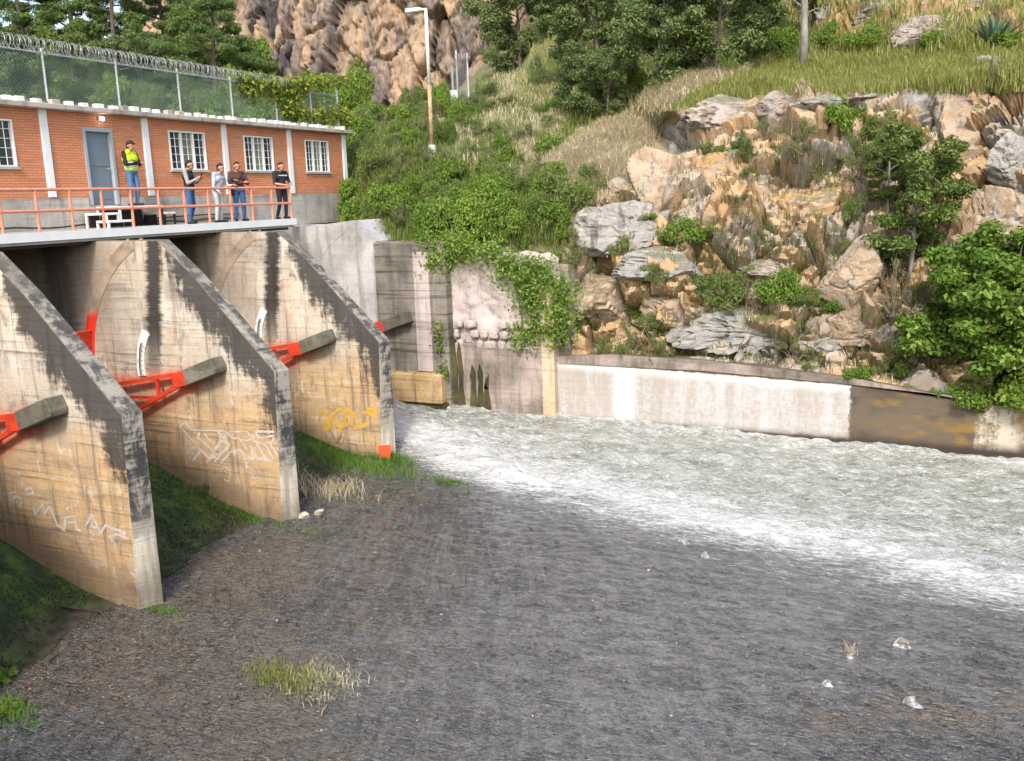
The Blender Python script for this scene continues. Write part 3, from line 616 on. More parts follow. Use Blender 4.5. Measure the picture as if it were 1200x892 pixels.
# ------------------------------------------------------------------ radial gates
def make_gate(y0, y1, label):
    root = empty('radial_gate', (-.6, (y0+y1)/2, -5.2)); tag(root, label, 'sluice gate', 'red radial gates between the piers')
    bm = bmesh.new(); prev = None
    for q in range(17):
        a = math.radians(-30+46*q/16); p0 = ang_pt(3.42, a); p1 = ang_pt(3.50, a)
        cur = [bm.verts.new((p0[0], y0+.01, p0[1])), bm.verts.new((p1[0], y0+.01, p1[1])), bm.verts.new((p1[0], y1-.01, p1[1])), bm.verts.new((p0[0], y1-.01, p0[1]))]
        if prev:
            for e in range(4): bm.faces.new((prev[e], prev[(e+1) % 4], cur[(e+1) % 4], cur[e]))
        else: bm.faces.new(cur)
        prev = cur
    bm.faces.new(prev[::-1]); bmesh.ops.recalc_face_normals(bm, faces=bm.faces)
    part('skin_plate', bm, M['gate'], root)
    for a in (-22, -10, 3):
        p = ang_pt(3.34, math.radians(a)); bm = bmesh.new(); beam(bm, (p[0], y0+.02, p[1]), (p[0], y1-.02, p[1]), .16, .08); part('girder', bm, M['gate'], root)
    for yy in (y0+.22, y1-.22):
        t = (TR[0]+.02, yy, TR[1]-.03)
        up = ang_pt(3.32, math.radians(-9)); lo = ang_pt(3.32, math.radians(-27)); mid = ang_pt(3.32, math.radians(-15))
        def lerp(a, b, f): return tuple(a[i]+(b[i]-a[i])*f for i in range(3))
        U3 = (up[0], yy, up[1]); L3 = (lo[0], yy, lo[1]); M3 = (mid[0], yy, mid[1])
        tt = (t[0], yy, t[2]+.10); tb = (t[0], yy, t[2]-.06)
        bm = bmesh.new(); beam(bm, tt, U3, .10, .095); part('upper_arm', bm, M['gate'], root)
        bm = bmesh.new(); beam(bm, tb, L3, .10, .10); part('lower_arm', bm, M['gate'], root)
        a = lerp(tt, U3, .33); b = lerp(tb, L3, .36)
        bm = bmesh.new(); beam(bm, a, b, .07, .075); part('brace', bm, M['gate'], root)
        bm = bmesh.new(); beam(bm, lerp(tb, L3, .38), lerp(M3, U3, .4), .06, .065); part('brace', bm, M['gate'], root)
        bm = bmesh.new(); vs = []                                # gusset at the hub
        pr = [(t[0]+.05, t[2]+.20), (t[0]+.02, t[2]-.20), lerp(tb, L3, .17)[0::2], lerp(tt, U3, .17)[0::2]]
        prism(bm, [(p[0], p[1]) for p in pr], yy-.062, yy+.062); part('hub_plate', bm, M['gate'], root)
    return root
for i, lab in enumerate(['red steel radial gate in the bay next to the near training wall', 'red steel radial gate whose arms cross the pier with the large white graffiti', 'red steel radial gate whose arms cross the pier with yellow graffiti']):
    make_gate(PIER_U[i], PIER_U[i+1]-PW, lab)
AB_U = PIER_U[3]+BAY-PW
g4 = make_gate(PIER_U[3], AB_U, 'raised red steel radial gate against the far abutment wall')

# ------------------------------------------------------------------ far abutment and channel wall
root = empty('abutment_wall', (-2, AB_U, -7)); tag(root, 'smooth grey concrete abutment wall under the end of the building', 'wall')
bm = bmesh.new(); prism(bm, [(-7, -7.4), (-7, -.28), (-.1, -.28), (1.55, -.12), (2.40, -.80), (2.30, -7.4)], AB_U, AB_U+2.6); part('wall', bm, M['grey_conc'], root)
bm = bmesh.new(); prev = None
for q in range(19):
    a = math.radians(8+54*q/18); p0 = ang_pt(GATE_R0, a); p1 = ang_pt(GATE_R1, a)
    cur = [bm.verts.new((p0[0], AB_U-.012, p0[1])), bm.verts.new((p1[0], AB_U-.012, p1[1])), bm.verts.new((p1[0], AB_U+.02, p1[1])), bm.verts.new((p0[0], AB_U+.02, p0[1]))]
    if prev:
        for e in range(4): bm.faces.new((prev[e], prev[(e+1) % 4], cur[(e+1) % 4], cur[e]))
    prev = cur
bmesh.ops.recalc_face_normals(bm, faces=bm.faces); part('seal_guide', bm, M['grey_conc'], root)
root = empty('channel_wall', (12, 25.7, -7)); tag(root, 'long stained channel wall with a whitewashed stretch at the foot of the cliff', 'wall')
def wpart(name, m, *a, bev=.02): bm = bmesh.new(); box(bm, *a, bev=bev); return part(name, bm, m, root)
wpart('board_marked_panel', M['board'], 2.32, 4.92, 25.24, 26.6, -7.2, -.84)
wpart('pale_pilaster', M['board_pale'], 3.78, 4.34, 25.19, 25.30, -5.0, -1.15)
bm = bmesh.new(); ax = Vector((1, 0, .30)).normalized(); beam(bm, (2.75, 25.05, -3.5), (3.62, 25.05, -3.2), .4, .34); part('trunnion_block', bm, M['old_conc'], root)
wpart('footing', M['footing'], 2.45, 4.80, 24.86, 25.3, -5.98, -5.02, bev=.04)
wpart('footing_base', M['moss'], 2.4, 4.85, 25.0, 25.3, -7.2, -6.0)
# pink plastered panel with an uneven face and a ragged top
nx_, nz_ = 70, 70; xs = np.linspace(4.9, 8.6, nx_); ts = np.linspace(0, 1, nz_); X, T = np.meshgrid(xs, ts)
top = -.95-.10*(X-4.9)+.25*(fbm(np.stack([X.ravel(), X.ravel()*0, X.ravel()*0], 1)*1.7, 3, 3)-.5).reshape(X.shape)
Z = -4.05+T*(top+4.05); Yp = 25.62+.10*T+(fbm(np.stack([X.ravel(), Z.ravel(), X.ravel()*0], 1)*1.6, 5, 9)-.5).reshape(X.shape)*.42
idx = np.arange(nx_*nz_).reshape(nz_, nx_); Fp = np.stack([idx[:-1, :-1], idx[:-1, 1:], idx[1:, 1:], idx[1:, :-1]], -1).reshape(-1, 4)
o = link('plaster_panel', np_mesh('plaster_panel', np.stack([X.ravel()-12, Yp.ravel()-25.7, Z.ravel()+7], 1), Fp, M['plaster'], True), root)
wpart('wall_core', M['stained'], 4.92, 8.8, 25.9, 26.5, -7.2, -1.6)
wpart('lower_panel', M['stained'], 4.9, 8.05, 25.42, 26.2, -7.2, -4.06)
bm = bmesh.new(); pts = [(8.03, -7.2), (8.46, -7.2), (8.46, -2.3), (8.36, -2.05), (8.10, -2.1), (8.03, -2.4)]; prism(bm, pts, 25.45, 26.1); part('cream_pilaster', bm, M['cream'], root)
# long lower wall whose top falls downstream
bm = bmesh.new()
prof = [(8.46, -4.42), (10.2, -4.30), (13, -4.36), (15, -4.50), (17, -4.66), (20, -5.12), (23, -5.35), (60, -6.3)]
lo = []; hi = []
prism(bm, [(8.46, -7.6)]+prof+[(60, -8.4)], 25.70, 26.45); part('lower_wall', bm, M['lower'], root)
bm = bmesh.new()
for (a, za), (b, zb) in zip(prof[:5], prof[1:6]): pass
prism(bm, [(8.5, -4.60)]+[(x_, z_+.03) for x_, z_ in prof[:6]]+[(20, -5.0)]+[(17, -4.80), (13, -4.62)], 25.655, 25.76); part('dark_ledge', bm, M['stained'], root)
# courses of rough stones below the plaster
srg = random.Random(4); sm_meshes = []
for q in range(5):
    bm = bmesh.new(); bmesh.ops.create_icosphere(bm, subdivisions=2, radius=.5)
    for vv in bm.verts:
        c = vv.co; p = 4.5; l = (abs(c.x)**p+abs(c.y)**p+abs(c.z)**p)**(1/p); vv.co = c/l*.5*(1+srg.uniform(-.07, .07))
    me = bpy.data.meshes.new('stone'); bm.to_mesh(me); bm.free(); me.materials.append(M['stone']); sm_meshes.append(me)
zrow = -3.30
for rr in range(3):
    x_ = 4.98+srg.random()*.15; h_ = .27+srg.random()*.05
    while x_ < 7.75-.25*rr*(rr < 2):
        w_ = .20+srg.random()*.26
        if srg.random() < .86:
            s = link('stone', srg.choice(sm_meshes), root); s.location = (x_+w_/2-12, 25.50-25.7+srg.uniform(-.02, .07), zrow-h_/2+7); s.scale = (w_*.94, .26, h_*srg.uniform(.78, .95)); s.rotation_euler = (0, srg.uniform(-.1, .1), 0)
        x_ += w_+.015
    zrow -= h_+.015
# mossy dark ribs where leaks run down the wall
for x0, x1, zt_, w in ((4.86, 5.08, -3.95, .12), (5.15, 5.28, -4.1, .08), (5.60, 5.72, -4.82, .10), (5.86, 5.98, -4.78, .10), (6.08, 6.18, -5.2, .08)):
    bm = bmesh.new(); prism(bm, [(x0-.10, -6.9), (x1+.16, -6.9), (x1+.10, -6.1), (x1+.02, -5.5), (x1+.05, -5.0), (x1-.03, zt_), (x0+.05, zt_+.08), (x0-.03, zt_-.3), (x0+.01, -5.3), (x0-.07, -6.0)], 25.42-w*.4, 25.5); part('mossy_rib', bm, M['moss'], root)

# ------------------------------------------------------------------ deck, railing, building
root = empty('deck', (-1, 16, -.25)); tag(root, 'concrete walkway deck with a white front edge spanning the piers', 'deck')
bm = bmesh.new(); box(bm, -2.3, -.03, 1, 24.3, -.26, -.002); part('slab', bm, M['base_conc'], root)
bm = bmesh.new(); box(bm, -.03, .03, 1, 24.36, -.19, .012); part('white_edge', bm, M['alu'], root)
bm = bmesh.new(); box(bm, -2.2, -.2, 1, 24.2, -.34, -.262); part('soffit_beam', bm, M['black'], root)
root = empty('railing', (-.05, 16, 0)); tag(root, 'salmon painted pipe railing along the deck edge', 'railing')
pu = [24.24-.93*i for i in range(22)]
for i, uu in enumerate(pu):
    bm = bmesh.new(); w = .035; tube(bm, [(-.06, uu, .0), (-.06, uu, .985)], .036, 8); part('post', bm, M['rail'], root)
for zz_, n_ in ((.985, 'top_rail'), (.50, 'middle_rail')):
    bm = bmesh.new(); tube(bm, [(-.06, pu[-1], zz_), (-.06, 24.28, zz_)], .038, 8); part(n_, bm, M['rail'], root)
bm = bmesh.new(); tube(bm, [(-.16, 22.52, .0), (-.12, 22.40, .96)], .05, 8); part('stay', bm, M['rail'], root)
bm = bmesh.new(); tube(bm, [(-.06, 24.26, .985), (-2.1, 24.26, .985)], .036, 8); part('end_rail', bm, M['rail'], root)

FV = -2.17
root = empty('control_building', (-5, 20, 0)); BR = root; tag(root, 'long single storey orange brick control building with white pilasters', 'building')
Y0, Y1 = 3.0, 30.55
wins = [(14.75, 16.22), (21.40, 22.92), (24.72, 26.20), (28.03, 29.46)]; WZ0, WZ1 = 1.60, 2.75
door = (18.30, 19.30, .62, 2.68)
ys = sorted({Y0, Y1, door[0], door[1], *[w for ww in wins for w in ww]}); zs = sorted({.82, 3.06, WZ0, WZ1, door[2], door[3]})
zs = [z_ for z_ in zs if z_ >= .62]
def hole(ya, yb, za, zb):
    if ya >= door[0]-1e-6 and yb <= door[1]+1e-6 and za >= door[2]-1e-6 and zb <= door[3]+1e-6: return True
    return any(ya >= a-1e-6 and yb <= b+1e-6 and za >= WZ0-1e-6 and zb <= WZ1+1e-6 for a, b in wins)
bm = bmesh.new()
for ya, yb in zip(ys, ys[1:]):
    for za, zb in zip(zs, zs[1:]):
        if zb <= .82+1e-6 or hole(ya, yb, za, zb): continue
        bm.faces.new([bm.verts.new(p) for p in ((FV, ya, za), (FV, yb, za), (FV, yb, zb), (FV, ya, zb))])
bmesh.ops.remove_doubles(bm, verts=bm.verts, dist=1e-4)
bd = [e for e in bm.edges if e.is_boundary]
r_ = bmesh.ops.extrude_edge_only(bm, edges=bd); bmesh.ops.translate(bm, verts=[g for g in r_['geom'] if isinstance(g, bmesh.types.BMVert)], vec=(-.2, 0, 0))
part('brick_wall', bm, M['brick'], root)
bm = bmesh.new(); box(bm, -6.8, FV-.02, Y1-.2, Y1-.001, .0, 3.055); part('end_wall', bm, M['brick'], root)
bm = bmesh.new(); box(bm, -6.8, -6.6, Y0, Y1-.2, -.2, 3.055); part('rear_wall', bm, M['brick'], root)
bm = bmesh.new(); box(bm, -6.5, -2.6, Y0, Y1-.3, .1, 3.0); part('interior', bm, M['dark_in'], root)
bm = bmesh.new(); box(bm, -6.85, FV+.015, Y0, door[0]-.05, -.26, .815); box(bm, -6.85, FV+.015, door[1]+.05, Y1+.03, -.26, .815); box(bm, -6.85, FV-.01, door[0]-.06, door[1]+.06, -.25, .615); part('plinth', bm, M['base_conc'], root)
for yy in (10.4, 13.75, 17.12, 20.50, 23.80, 27.12, 30.47):
    bm = bmesh.new(); box(bm, FV-.02, FV+.055, yy-.11, yy+.11, .84, 3.058, bev=.01); part('pilaster', bm, M['alu'], root)
roof = None
bm = bmesh.new(); box(bm, -7.1, FV+.28, Y0-.2, Y1+.25, 3.06, 3.19, bev=.015); roof = part('roof', bm, M['roofedge'], root)
bm = bmesh.new(); box(bm, FV-.14, FV+.02, 13, Y1, 3.191, 3.275); o = part('dark_gap_strip', bm, M['board'], None, BR.location); o.parent = roof; o.location = (0, 0, 0)  # added dark strip, makes the gaps between the roof blocks look dark
blk = random.Random(2); yy = 13.2; mesh_w = []
bmk = bbox(-.09, .09, -.5, .5, 0, .11, bev=.012); me_b = bpy.data.meshes.new('roof_block'); bmk.to_mesh(me_b); bmk.free(); me_b.materials.append(M['white'])
me_c = me_b.copy(); me_c.materials.clear(); me_c.materials.append(M['roofedge'])
while yy < 30.6:
    L = .11+blk.random()*.13; dark = blk.random() < .2
    o = link('roof_block', me_c if dark else me_b, roof); o.location = Vector((FV+.10, yy+L/2, 3.192))-BR.location; o.scale = (1, L, .8+blk.random()*.4)
    yy += L+.09+blk.random()*.22
for wi, (a, b) in enumerate(wins):
    fx = FV-.05; w = b-a
    bm = bmesh.new(); t = .042
    box(bm, fx-.03, FV+.03, a+.002, b-.002, WZ0+.002, WZ0+t); box(bm, fx-.03, FV+.03, a+.002, b-.002, WZ1-t, WZ1-.002); box(bm, fx-.03, FV+.03, a+.002, a+t, WZ0+t, WZ1-t); box(bm, fx-.03, FV+.03, b-t, b-.002, WZ0+t, WZ1-t)
    win = part('window', bm, M['alu'], root)
    for q in (1, 2): bm = bmesh.new(); c = a+w*q/3; box(bm, fx-.03, FV+.02, c-.022, c+.022, WZ0+t, WZ1-t); o = part('mullion', bm, M['alu'], None, root.location); o.parent = win; o.location = (0, 0, 0)
    for q in range(3):
        bm = bmesh.new(); box(bm, fx-.05, fx-.035, a+w*q/3+.02, a+w*(q+1)/3-.02, WZ0+.03, WZ1-.03); o = part('pane', bm, M['curtain'] if q == 1 else M['glass'], None, root.location); o.parent = win; o.location = (0, 0, 0)
        for r in (1,):
            bm = bmesh.new(); c = a+w*(q+.5)/3; box(bm, FV-.02, FV+.0, c-.006, c+.006, WZ0+t, WZ1-t); o = part('bar', bm, M['alu'], None, root.location); o.parent = win; o.location = (0, 0, 0)
        for r in range(1, 5):
            zc = WZ0+(WZ1-WZ0)*r/5; bm = bmesh.new(); box(bm, FV-.025, FV-.005, a+w*q/3+.03, a+w*(q+1)/3-.03, zc-.006, zc+.006); o = part('bar', bm, M['alu'], None, root.location); o.parent = win; o.location = (0, 0, 0)
    bm = bmesh.new(); box(bm, FV-.04, FV+.06, a-.06, b+.06, WZ0-.06, WZ0-.004); o = part('sill', bm, M['base_conc'], None, root.location); o.parent = win; o.location = (0, 0, 0)
bm = bmesh.new(); box(bm, FV-.15, FV+.03, door[0]+.002, door[0]+.09, door[2], door[3]-.002); box(bm, FV-.15, FV+.03, door[1]-.09, door[1]-.002, door[2], door[3]-.002); box(bm, FV-.15, FV+.03, door[0]+.09, door[1]-.09, door[3]-.10, door[3]-.002)
df = part('door_frame', bm, M['frame'], root)
bm = bmesh.new(); box(bm, FV-.14, FV-.09, door[0]+.10, door[1]-.10, door[2]+.01, door[3]-.11); box(bm, FV-.09, FV-.075, door[0]+.17, door[1]-.17, door[2]+.15, door[2]+.9); box(bm, FV-.09, FV-.075, door[0]+.17, door[1]-.17, door[2]+1.05, door[3]-.25); dr = part('door', bm, M['door'], root)
bm = bmesh.new(); tube(bm, [(FV-.07, door[1]-.17, 1.6), (FV-.03, door[1]-.17, 1.6), (FV-.03, door[1]-.28, 1.6)], .013, 6); o = part('handle', bm, M['galv'], None, root.location); o.parent = dr; o.location = (0, 0, 0)
# lit lamp above the door
root = empty('wall_lamp', (FV+.02, 18.94, 2.93)); tag(root, 'small lit lamp on the brick wall above the grey door', 'lamp')
bm = bmesh.new(); box(bm, FV+.002, FV+.06, 18.88, 19.0, 2.88, 2.98); part('base', bm, M['alu'], root)
bm = bmesh.new(); bmesh.ops.create_uvsphere(bm, u_segments=12, v_segments=8, radius=.05); bmesh.ops.translate(bm, verts=bm.verts, vec=(FV+.11, 18.94, 2.92)); part('bulb', bm, M['lit'], root, smooth=True)
# floodlight under the deck end
root = empty('floodlight', (-1.2, 25.1, -.45)); tag(root, 'small pale floodlight hanging under the building beside the deck end', 'floodlight')
pf = on_v(357, 265, -1.2); root.location = pf
bm = bmesh.new(); box(bm, pf[0]-.05, pf[0]+.09, pf[1]-.2, pf[1]+.2, pf[2]-.06, pf[2]+.06, bev=.01); part('head', bm, M['galv'], root)
bm = bmesh.new(); beam(bm, (pf[0], pf[1], pf[2]+.05), (pf[0], pf[1], -.25), .04, .04); part('bracket', bm, M['galv'], root)
# cable along the plinth
bm = bmesh.new(); tube(bm, [(FV+.10, y_, .06+.05*math.sin(y_*1.3)**2) for y_ in np.arange(13, 24.2, .35)], .022, 6); tag(part('cable', bm, M['cable'], None, (FV+.1, 13, 0)), 'black cable lying along the foot of the building', 'cable')
bm = bmesh.new(); tube(bm, [(FV+.06, y_, .20+.03*math.sin(y_*.9)) for y_ in np.arange(19.6, 24.2, .35)], .018, 6); tag(part('hose', bm, M['cable'], None, (FV+.1, 19.6, 0)), 'dark hose fixed low on the plinth behind the four men', 'hose')

# steps below the door
root = empty('door_steps', (-1.55, 18.8, 0)); tag(root, 'white topped metal steps leading up to the grey door', 'steps')
def step(y0, y1, zt, x0=-2.05, x1=-1.25):
    bm = bmesh.new(); box(bm, x0, x1, y0, y1, zt-.06, zt, bev=.008); part('tread', bm, M['white'], root)
    for yy in (y0+.03, y1-.03):
        for xx in (x0+.03, x1-.03): bm = bmesh.new(); box(bm, xx-.025, xx+.025, yy-.025, yy+.025, 0.0, zt-.062); part('leg', bm, M['white'] if yy < 18.6 else M['black'], root)
    bm = bmesh.new(); box(bm, x0+.07, x0+.10, y0+.06, y1-.06, .02, zt-.07); part('back_panel', bm, M['black'], root)
step(18.42, 19.98, .56, -2.13); step(17.95, 18.40, .40); step(17.55, 18.42, .20, -1.2, -.75); step(20.0, 20.45, .36)

# ------------------------------------------------------------------ fence with razor wire on the roof edge
FX = FV+.02-.25
root = empty('roof_fence', (FX, 20, 3.19)); tag(root, 'green chain link fence with a razor wire coil along the roof edge', 'fence'); FR = root
posts = [10.2, 12.6, 15.1, 17.55, 19.92, 22.27, 24.6, 26.88, 28.9]
for yy in posts:
    bm = bmesh.new(); tube(bm, [(FX, yy, 3.19), (FX, yy, 4.62)], .032, 8); part('post', bm, M['galv'], root)
bm = bmesh.new(); tube(bm, [(FX, 30.6, 3.19), (FX, 30.6, 5.1)], .04, 8); part('post', bm, M['galv'], root)
bm = bmesh.new(); tube(bm, [(FX, 10.2, 4.5), (FX, 30.6, 4.5)], .024, 6); part('top_rail', bm, M['galv'], root)
def chain_link(ya, yb, za, zb, x, pitch=.085, w=.0055):
    V_ = []; F_ = []
    def seg(p, q):
        d = np.array([q[0]-p[0], q[1]-p[1]]); d = d/np.linalg.norm(d); n_ = np.array([-d[1], d[0]])*w; b_ = len(V_)
        for P_, s in ((p, 1), (q, 1), (q, -1), (p, -1)): V_.append((x, P_[0]+s*n_[0], P_[1]+s*n_[1]))
        F_.append((b_, b_+1, b_+2, b_+3)); b2 = len(V_)
        for P_, s in ((p, 1), (q, 1), (q, -1), (p, -1)): V_.append((x+s*w, P_[0], P_[1]))
        F_.append((b2, b2+1, b2+2, b2+3))
    H = zb-za; L = yb-ya; c = -H
    while c < L:
        for sgn in (1, -1):
            y_a = c; y_b = c+H; z_a, z_b = (za, zb) if sgn > 0 else (zb, za)
            t0 = max(0, (0-y_a)/(y_b-y_a)); t1 = min(1, (L-y_a)/(y_b-y_a))
            if t1 > t0: seg((ya+y_a+(y_b-y_a)*t0, z_a+(z_b-z_a)*t0), (ya+y_a+(y_b-y_a)*t1, z_a+(z_b-z_a)*t1))
        c += pitch
    return np.array(V_), F_
fp = posts+[30.6]
for a, b in zip(fp, fp[1:]):
    V_, F_ = chain_link(a, b, 3.2, 4.5, FX); V_ = V_-np.array(root.location)
    o = link('chain_link_panel', np_mesh('chain_link_panel', V_, F_, M['wire']), root); o['kind'] = 'stuff'
def coil(name, y0, y1, zc, x, r, turns, parent, m):
    bm = bmesh.new(); N = turns*14; tube(bm, [(x+r*math.cos(2*math.pi*i/14), y0+(y1-y0)*i/N+.04*math.sin(2*math.pi*i/14*.37), zc+r*math.sin(2*math.pi*i/14)) for i in range(N+1)], .008, 4, False); return part(name, bm, m, parent)
coil('razor_coil', 12.5, 27.6, 4.68, FX, .185, 105, root, M['razor'])
coil('razor_coil', 12.6, 27.4, 4.66, FX, .17, 78, root, M['razor'])

# ------------------------------------------------------------------ hillside terrain
COLS = {
 -420: [(330, 34, 0, 0), (220, 40, 0, 0), (150, 50, 0, 0), (90, 66, 0, 0), (40, 90, 0, 0)],
 0: [(330, 34, 0, 0), (200, 40, 0, 0), (120, 50, 0, 0), (70, 66, 0, 0), (30, 92, 0, 0)],
 250: [(330, 32, 0, 0), (180, 38, 0, 0), (120, 50, 0, .2), (95, 66, 0, 0), (60, 92, 0, 0)],
 400: [(420, 29.5, 0, 0), (262, 30.3, 0, 0), (200, 33, 0, 0), (146, 40, 0, 0), (132, 55, 0, 0), (126, 92, 0, 0)],
 440: [(420, 26, 0, 0), (284, 26.2, 0, .1), (250, 27.6, 0, .1), (190, 31, 0, 0), (148, 37, 0, 0), (132, 50, 0, 0), (124, 92, 0, 0)],
 520: [(420, 26, 0, 0), (286, 26.2, 0, 0), (250, 27.6, 0, 0), (190, 31.5, 0, .2), (150, 36, 0, .5), (125, 45, 0, .3), (112, 90, 0, 0)],
 600: [(425, 26, 0, 0), (290, 26.3, 0, 0), (255, 27.5, 0, .1), (200, 31, 0, .5), (140, 38, 0, .6), (100, 50, 0, .3), (70, 70, 0, 0), (40, 95, 0, 0)],
 660: [(420, 26, .4, 0), (380, 26.3, 1, 0), (330, 26.9, .8, 0), (290, 27.6, .4, 0), (240, 29, 0, .3), (190, 32, 0, .8), (120, 42, 0, .3), (50, 55, 0, 0), (-90, 80, 0, 0)],
 720: [(428, 26, .4, 0), (400, 26.4, 1, 0), (340, 27, 1, 0), (280, 28.2, 1, 0), (230, 29.5, .6, .1), (200, 31, .1, .3), (150, 36, 0, 1), (100, 44, 0, .2), (30, 60, 0, 0), (-90, 80, 0, 0)],
 800: [(434, 26, .4, 0), (400, 26.4, 1, 0), (330, 27.2, .75, 0), (280, 28, 1, 0), (200, 30, 1, 0), (140, 32, 1, 0), (125, 32.7, .1, .5), (95, 36, 0, .9), (60, 46, 0, 0), (0, 60, 0, 0), (-90, 80, 0, 0)],
 900: [(440, 26, .4, 0), (400, 26.5, 1, 0), (340, 27.3, .75, 0), (250, 28.8, 1, 0), (180, 30.5, .6, .2), (118, 32.3, 1, 0), (108, 32.8, .1, .3), (80, 38, 0, .4), (40, 48, .1, 0), (-20, 60, .5, 0), (-90, 80, .5, 0)],
 1000: [(447, 26, .4, 0), (400, 26.6, 1, 0), (300, 28.2, 1, 0), (200, 30.3, .55, .2), (117, 32.3, 1, 0), (106, 33, .1, .3), (75, 39, 0, .3), (50, 43, .6, 0), (10, 46, 1, 0), (-90, 52, 1, 0)],
 1100: [(467, 26, .4, 0), (420, 26.5, .9, 0), (300, 28.4, .8, 0), (200, 30.3, .6, 0), (112, 32, 1, 0), (104, 32.8, .1, .3), (70, 39, 0, .3), (45, 42, 1, 0), (0, 45, 1, 0), (-90, 50, 1, 0)],
 1200: [(485, 26, .4, 0), (400, 27, .9, 0), (300, 28.3, 1, 0), (200, 29.5, 1, 0), (108, 31, 1, 0), (98, 32, .1, .3), (65, 39, 0, .3), (45, 42, 1, 0), (0, 45, 1, 0), (-90, 50, 1, 0)],
 1620: [(520, 26, .4, 0), (420, 27, .9, 0), (300, 28.3, 1, 0), (190, 29.5, 1, 0), (98, 31, 1, 0), (88, 32, .1, .3), (55, 39, 0, .3), (35, 42, 1, 0), (-10, 45, 1, 0), (-100, 50, 1, 0)],
}
cx = np.array(sorted(COLS)); NR = 230
xs = np.concatenate([np.arange(-420, 380, 8.), np.arange(380, 1260, 2.4), np.arange(1260, 1620, 8.)])
tab = np.zeros((len(cx), NR, 4)); tt_ = np.linspace(0, 1, NR)
for i, c in enumerate(cx):
    a = np.array(COLS[int(c)], float); yb, yt = a[0, 0], a[-1, 0]; yy = yb+(yt-yb)*tt_
    tab[i, :, 0] = yy
    for q in (1, 2, 3): tab[i, :, q] = np.interp(-yy, -a[:, 0], a[:, q])
j = np.clip(np.searchsorted(cx, xs, 'right')-1, 0, len(cx)-2); f = (xs-cx[j])/(cx[j+1]-cx[j]); f = f*f*(3-2*f)*.6+f*.4
G = tab[j]*(1-f)[:, None, None]+tab[j+1]*f[:, None, None]                # columns x rows
# smooth the profile a little along rows
for q in (1,):
    k_ = np.ones(5)/5; G[:, 2:-2, q] = np.apply_along_axis(lambda r: np.convolve(r, k_, 'valid'), 1, G[:, :, q])
XX = np.repeat(xs[:, None], NR, 1); YY = G[:, :, 0]; UU = G[:, :, 1]
D = ((XX-600)/F_PX)[..., None]*R_-((YY-446)/F_PX)[..., None]*U_+W_
P = CAM+D*((UU-CAM[1])/D[..., 1])[..., None]
rock = G[:, :, 2]; dry = G[:, :, 3]
dx_ = np.gradient(P, axis=0); dy_ = np.gradient(P, axis=1); nrm = np.cross(dx_, dy_); nrm /= np.linalg.norm(nrm, axis=-1, keepdims=True)+1e-9
if (nrm[..., 1].mean() > 0): nrm = -nrm
Pf = P.reshape(-1, 3); nf = nrm.reshape(-1, 3); rk = rock.ravel(); dryf = dry.ravel()
def facets(Pf, scale, count, seed, aniso=(1, 1, 1)):
    r = np.random.default_rng(seed); pick = r.choice(len(Pf), count, p=None, replace=False)
    S = Pf[pick]*np.array(aniso); kd = KDTree(count)
    for i, s in enumerate(S): kd.insert(s, i)
    kd.balance()
    off = r.random(count); tilt = r.normal(0, 1, (count, 3)); cid = np.zeros(len(Pf), int); f2 = np.zeros(len(Pf))
    warp = np.stack([fbm(Pf*.9/scale, 3, 60+q)-.5 for q in range(3)], 1)*scale*.3
    Q = (Pf+warp)*np.array(aniso)
    for i, q in enumerate(Q):
        (a, b) = kd.find_n(q, 2); cid[i] = a[1]; f2[i] = b[2]-a[2]
    return off[cid], np.einsum('ij,ij->i', tilt[cid], (Q-S[cid])), f2, r.random(count)[cid]
sel = np.where(rk > .12)[0]
disp = np.zeros(len(Pf)); tint = np.full(len(Pf), .5)
o1, t1_, e1, c1 = facets(Pf[sel], 1.6, 210, 1, (1, 1, 1.2)); o2, t2_, e2, c2 = facets(Pf[sel], .6, 1300, 2, (1, 1, 1.5))
fb = fbm(Pf[sel]*2.2, 5, 70)-.5
m_ = sm(rk[sel], .12, .55)
disp[sel] = m_*((o1-.45)*1.25+np.clip(t1_*.30, -.6, .6)-.55*(1-sm(e1, .02, .17))+(o2-.5)*.36+np.clip(t2_*.26, -.25, .25)-.22*(1-sm(e2, .01, .09))+fb*.14)
tint[sel] = np.clip(c1*.75+c2*.35-.05, 0, 1)
soilsel = np.where(rk <= .5)[0]; disp[soilsel] += (fbm(Pf[soilsel]*.7, 4, 80)-.5)*.5*(1-sm(rk[soilsel], .1, .5))
fade = sm(np.repeat(np.arange(NR)[None, :], len(xs), 0).ravel(), 1, 14)
Pd = Pf+nf*(disp*fade)[:, None]
A, B = len(xs), NR; idx = np.arange(A*B).reshape(A, B)
FT = np.stack([idx[:-1, :-1], idx[1:, :-1], idx[1:, 1:], idx[:-1, 1:]], -1).reshape(-1, 4)
me_t = np_mesh('hillside', Pd, FT, M['cliff'], True, dict(rock=rk, tint=tint, dry=dryf)); me_t.polygons.foreach_set('use_smooth', rk[FT].mean(1) < .4)
terr = struct(link('hillside', me_t))
BVH = BVHTree.FromPolygons([tuple(p) for p in Pd], [tuple(map(int, f_)) for f_ in FT], all_triangles=False)
def ground_at(x, y):
    d = Vector(ray(x, y)).normalized(); h = BVH.ray_cast(Vector(CAM), d)
    if h[0] is None and y > 380: return on_u(x, y, 25.95), np.array([0, -.5, .8])
    return (np.array(h[0]), np.array(h[1])) if h[0] is not None else (None, None)
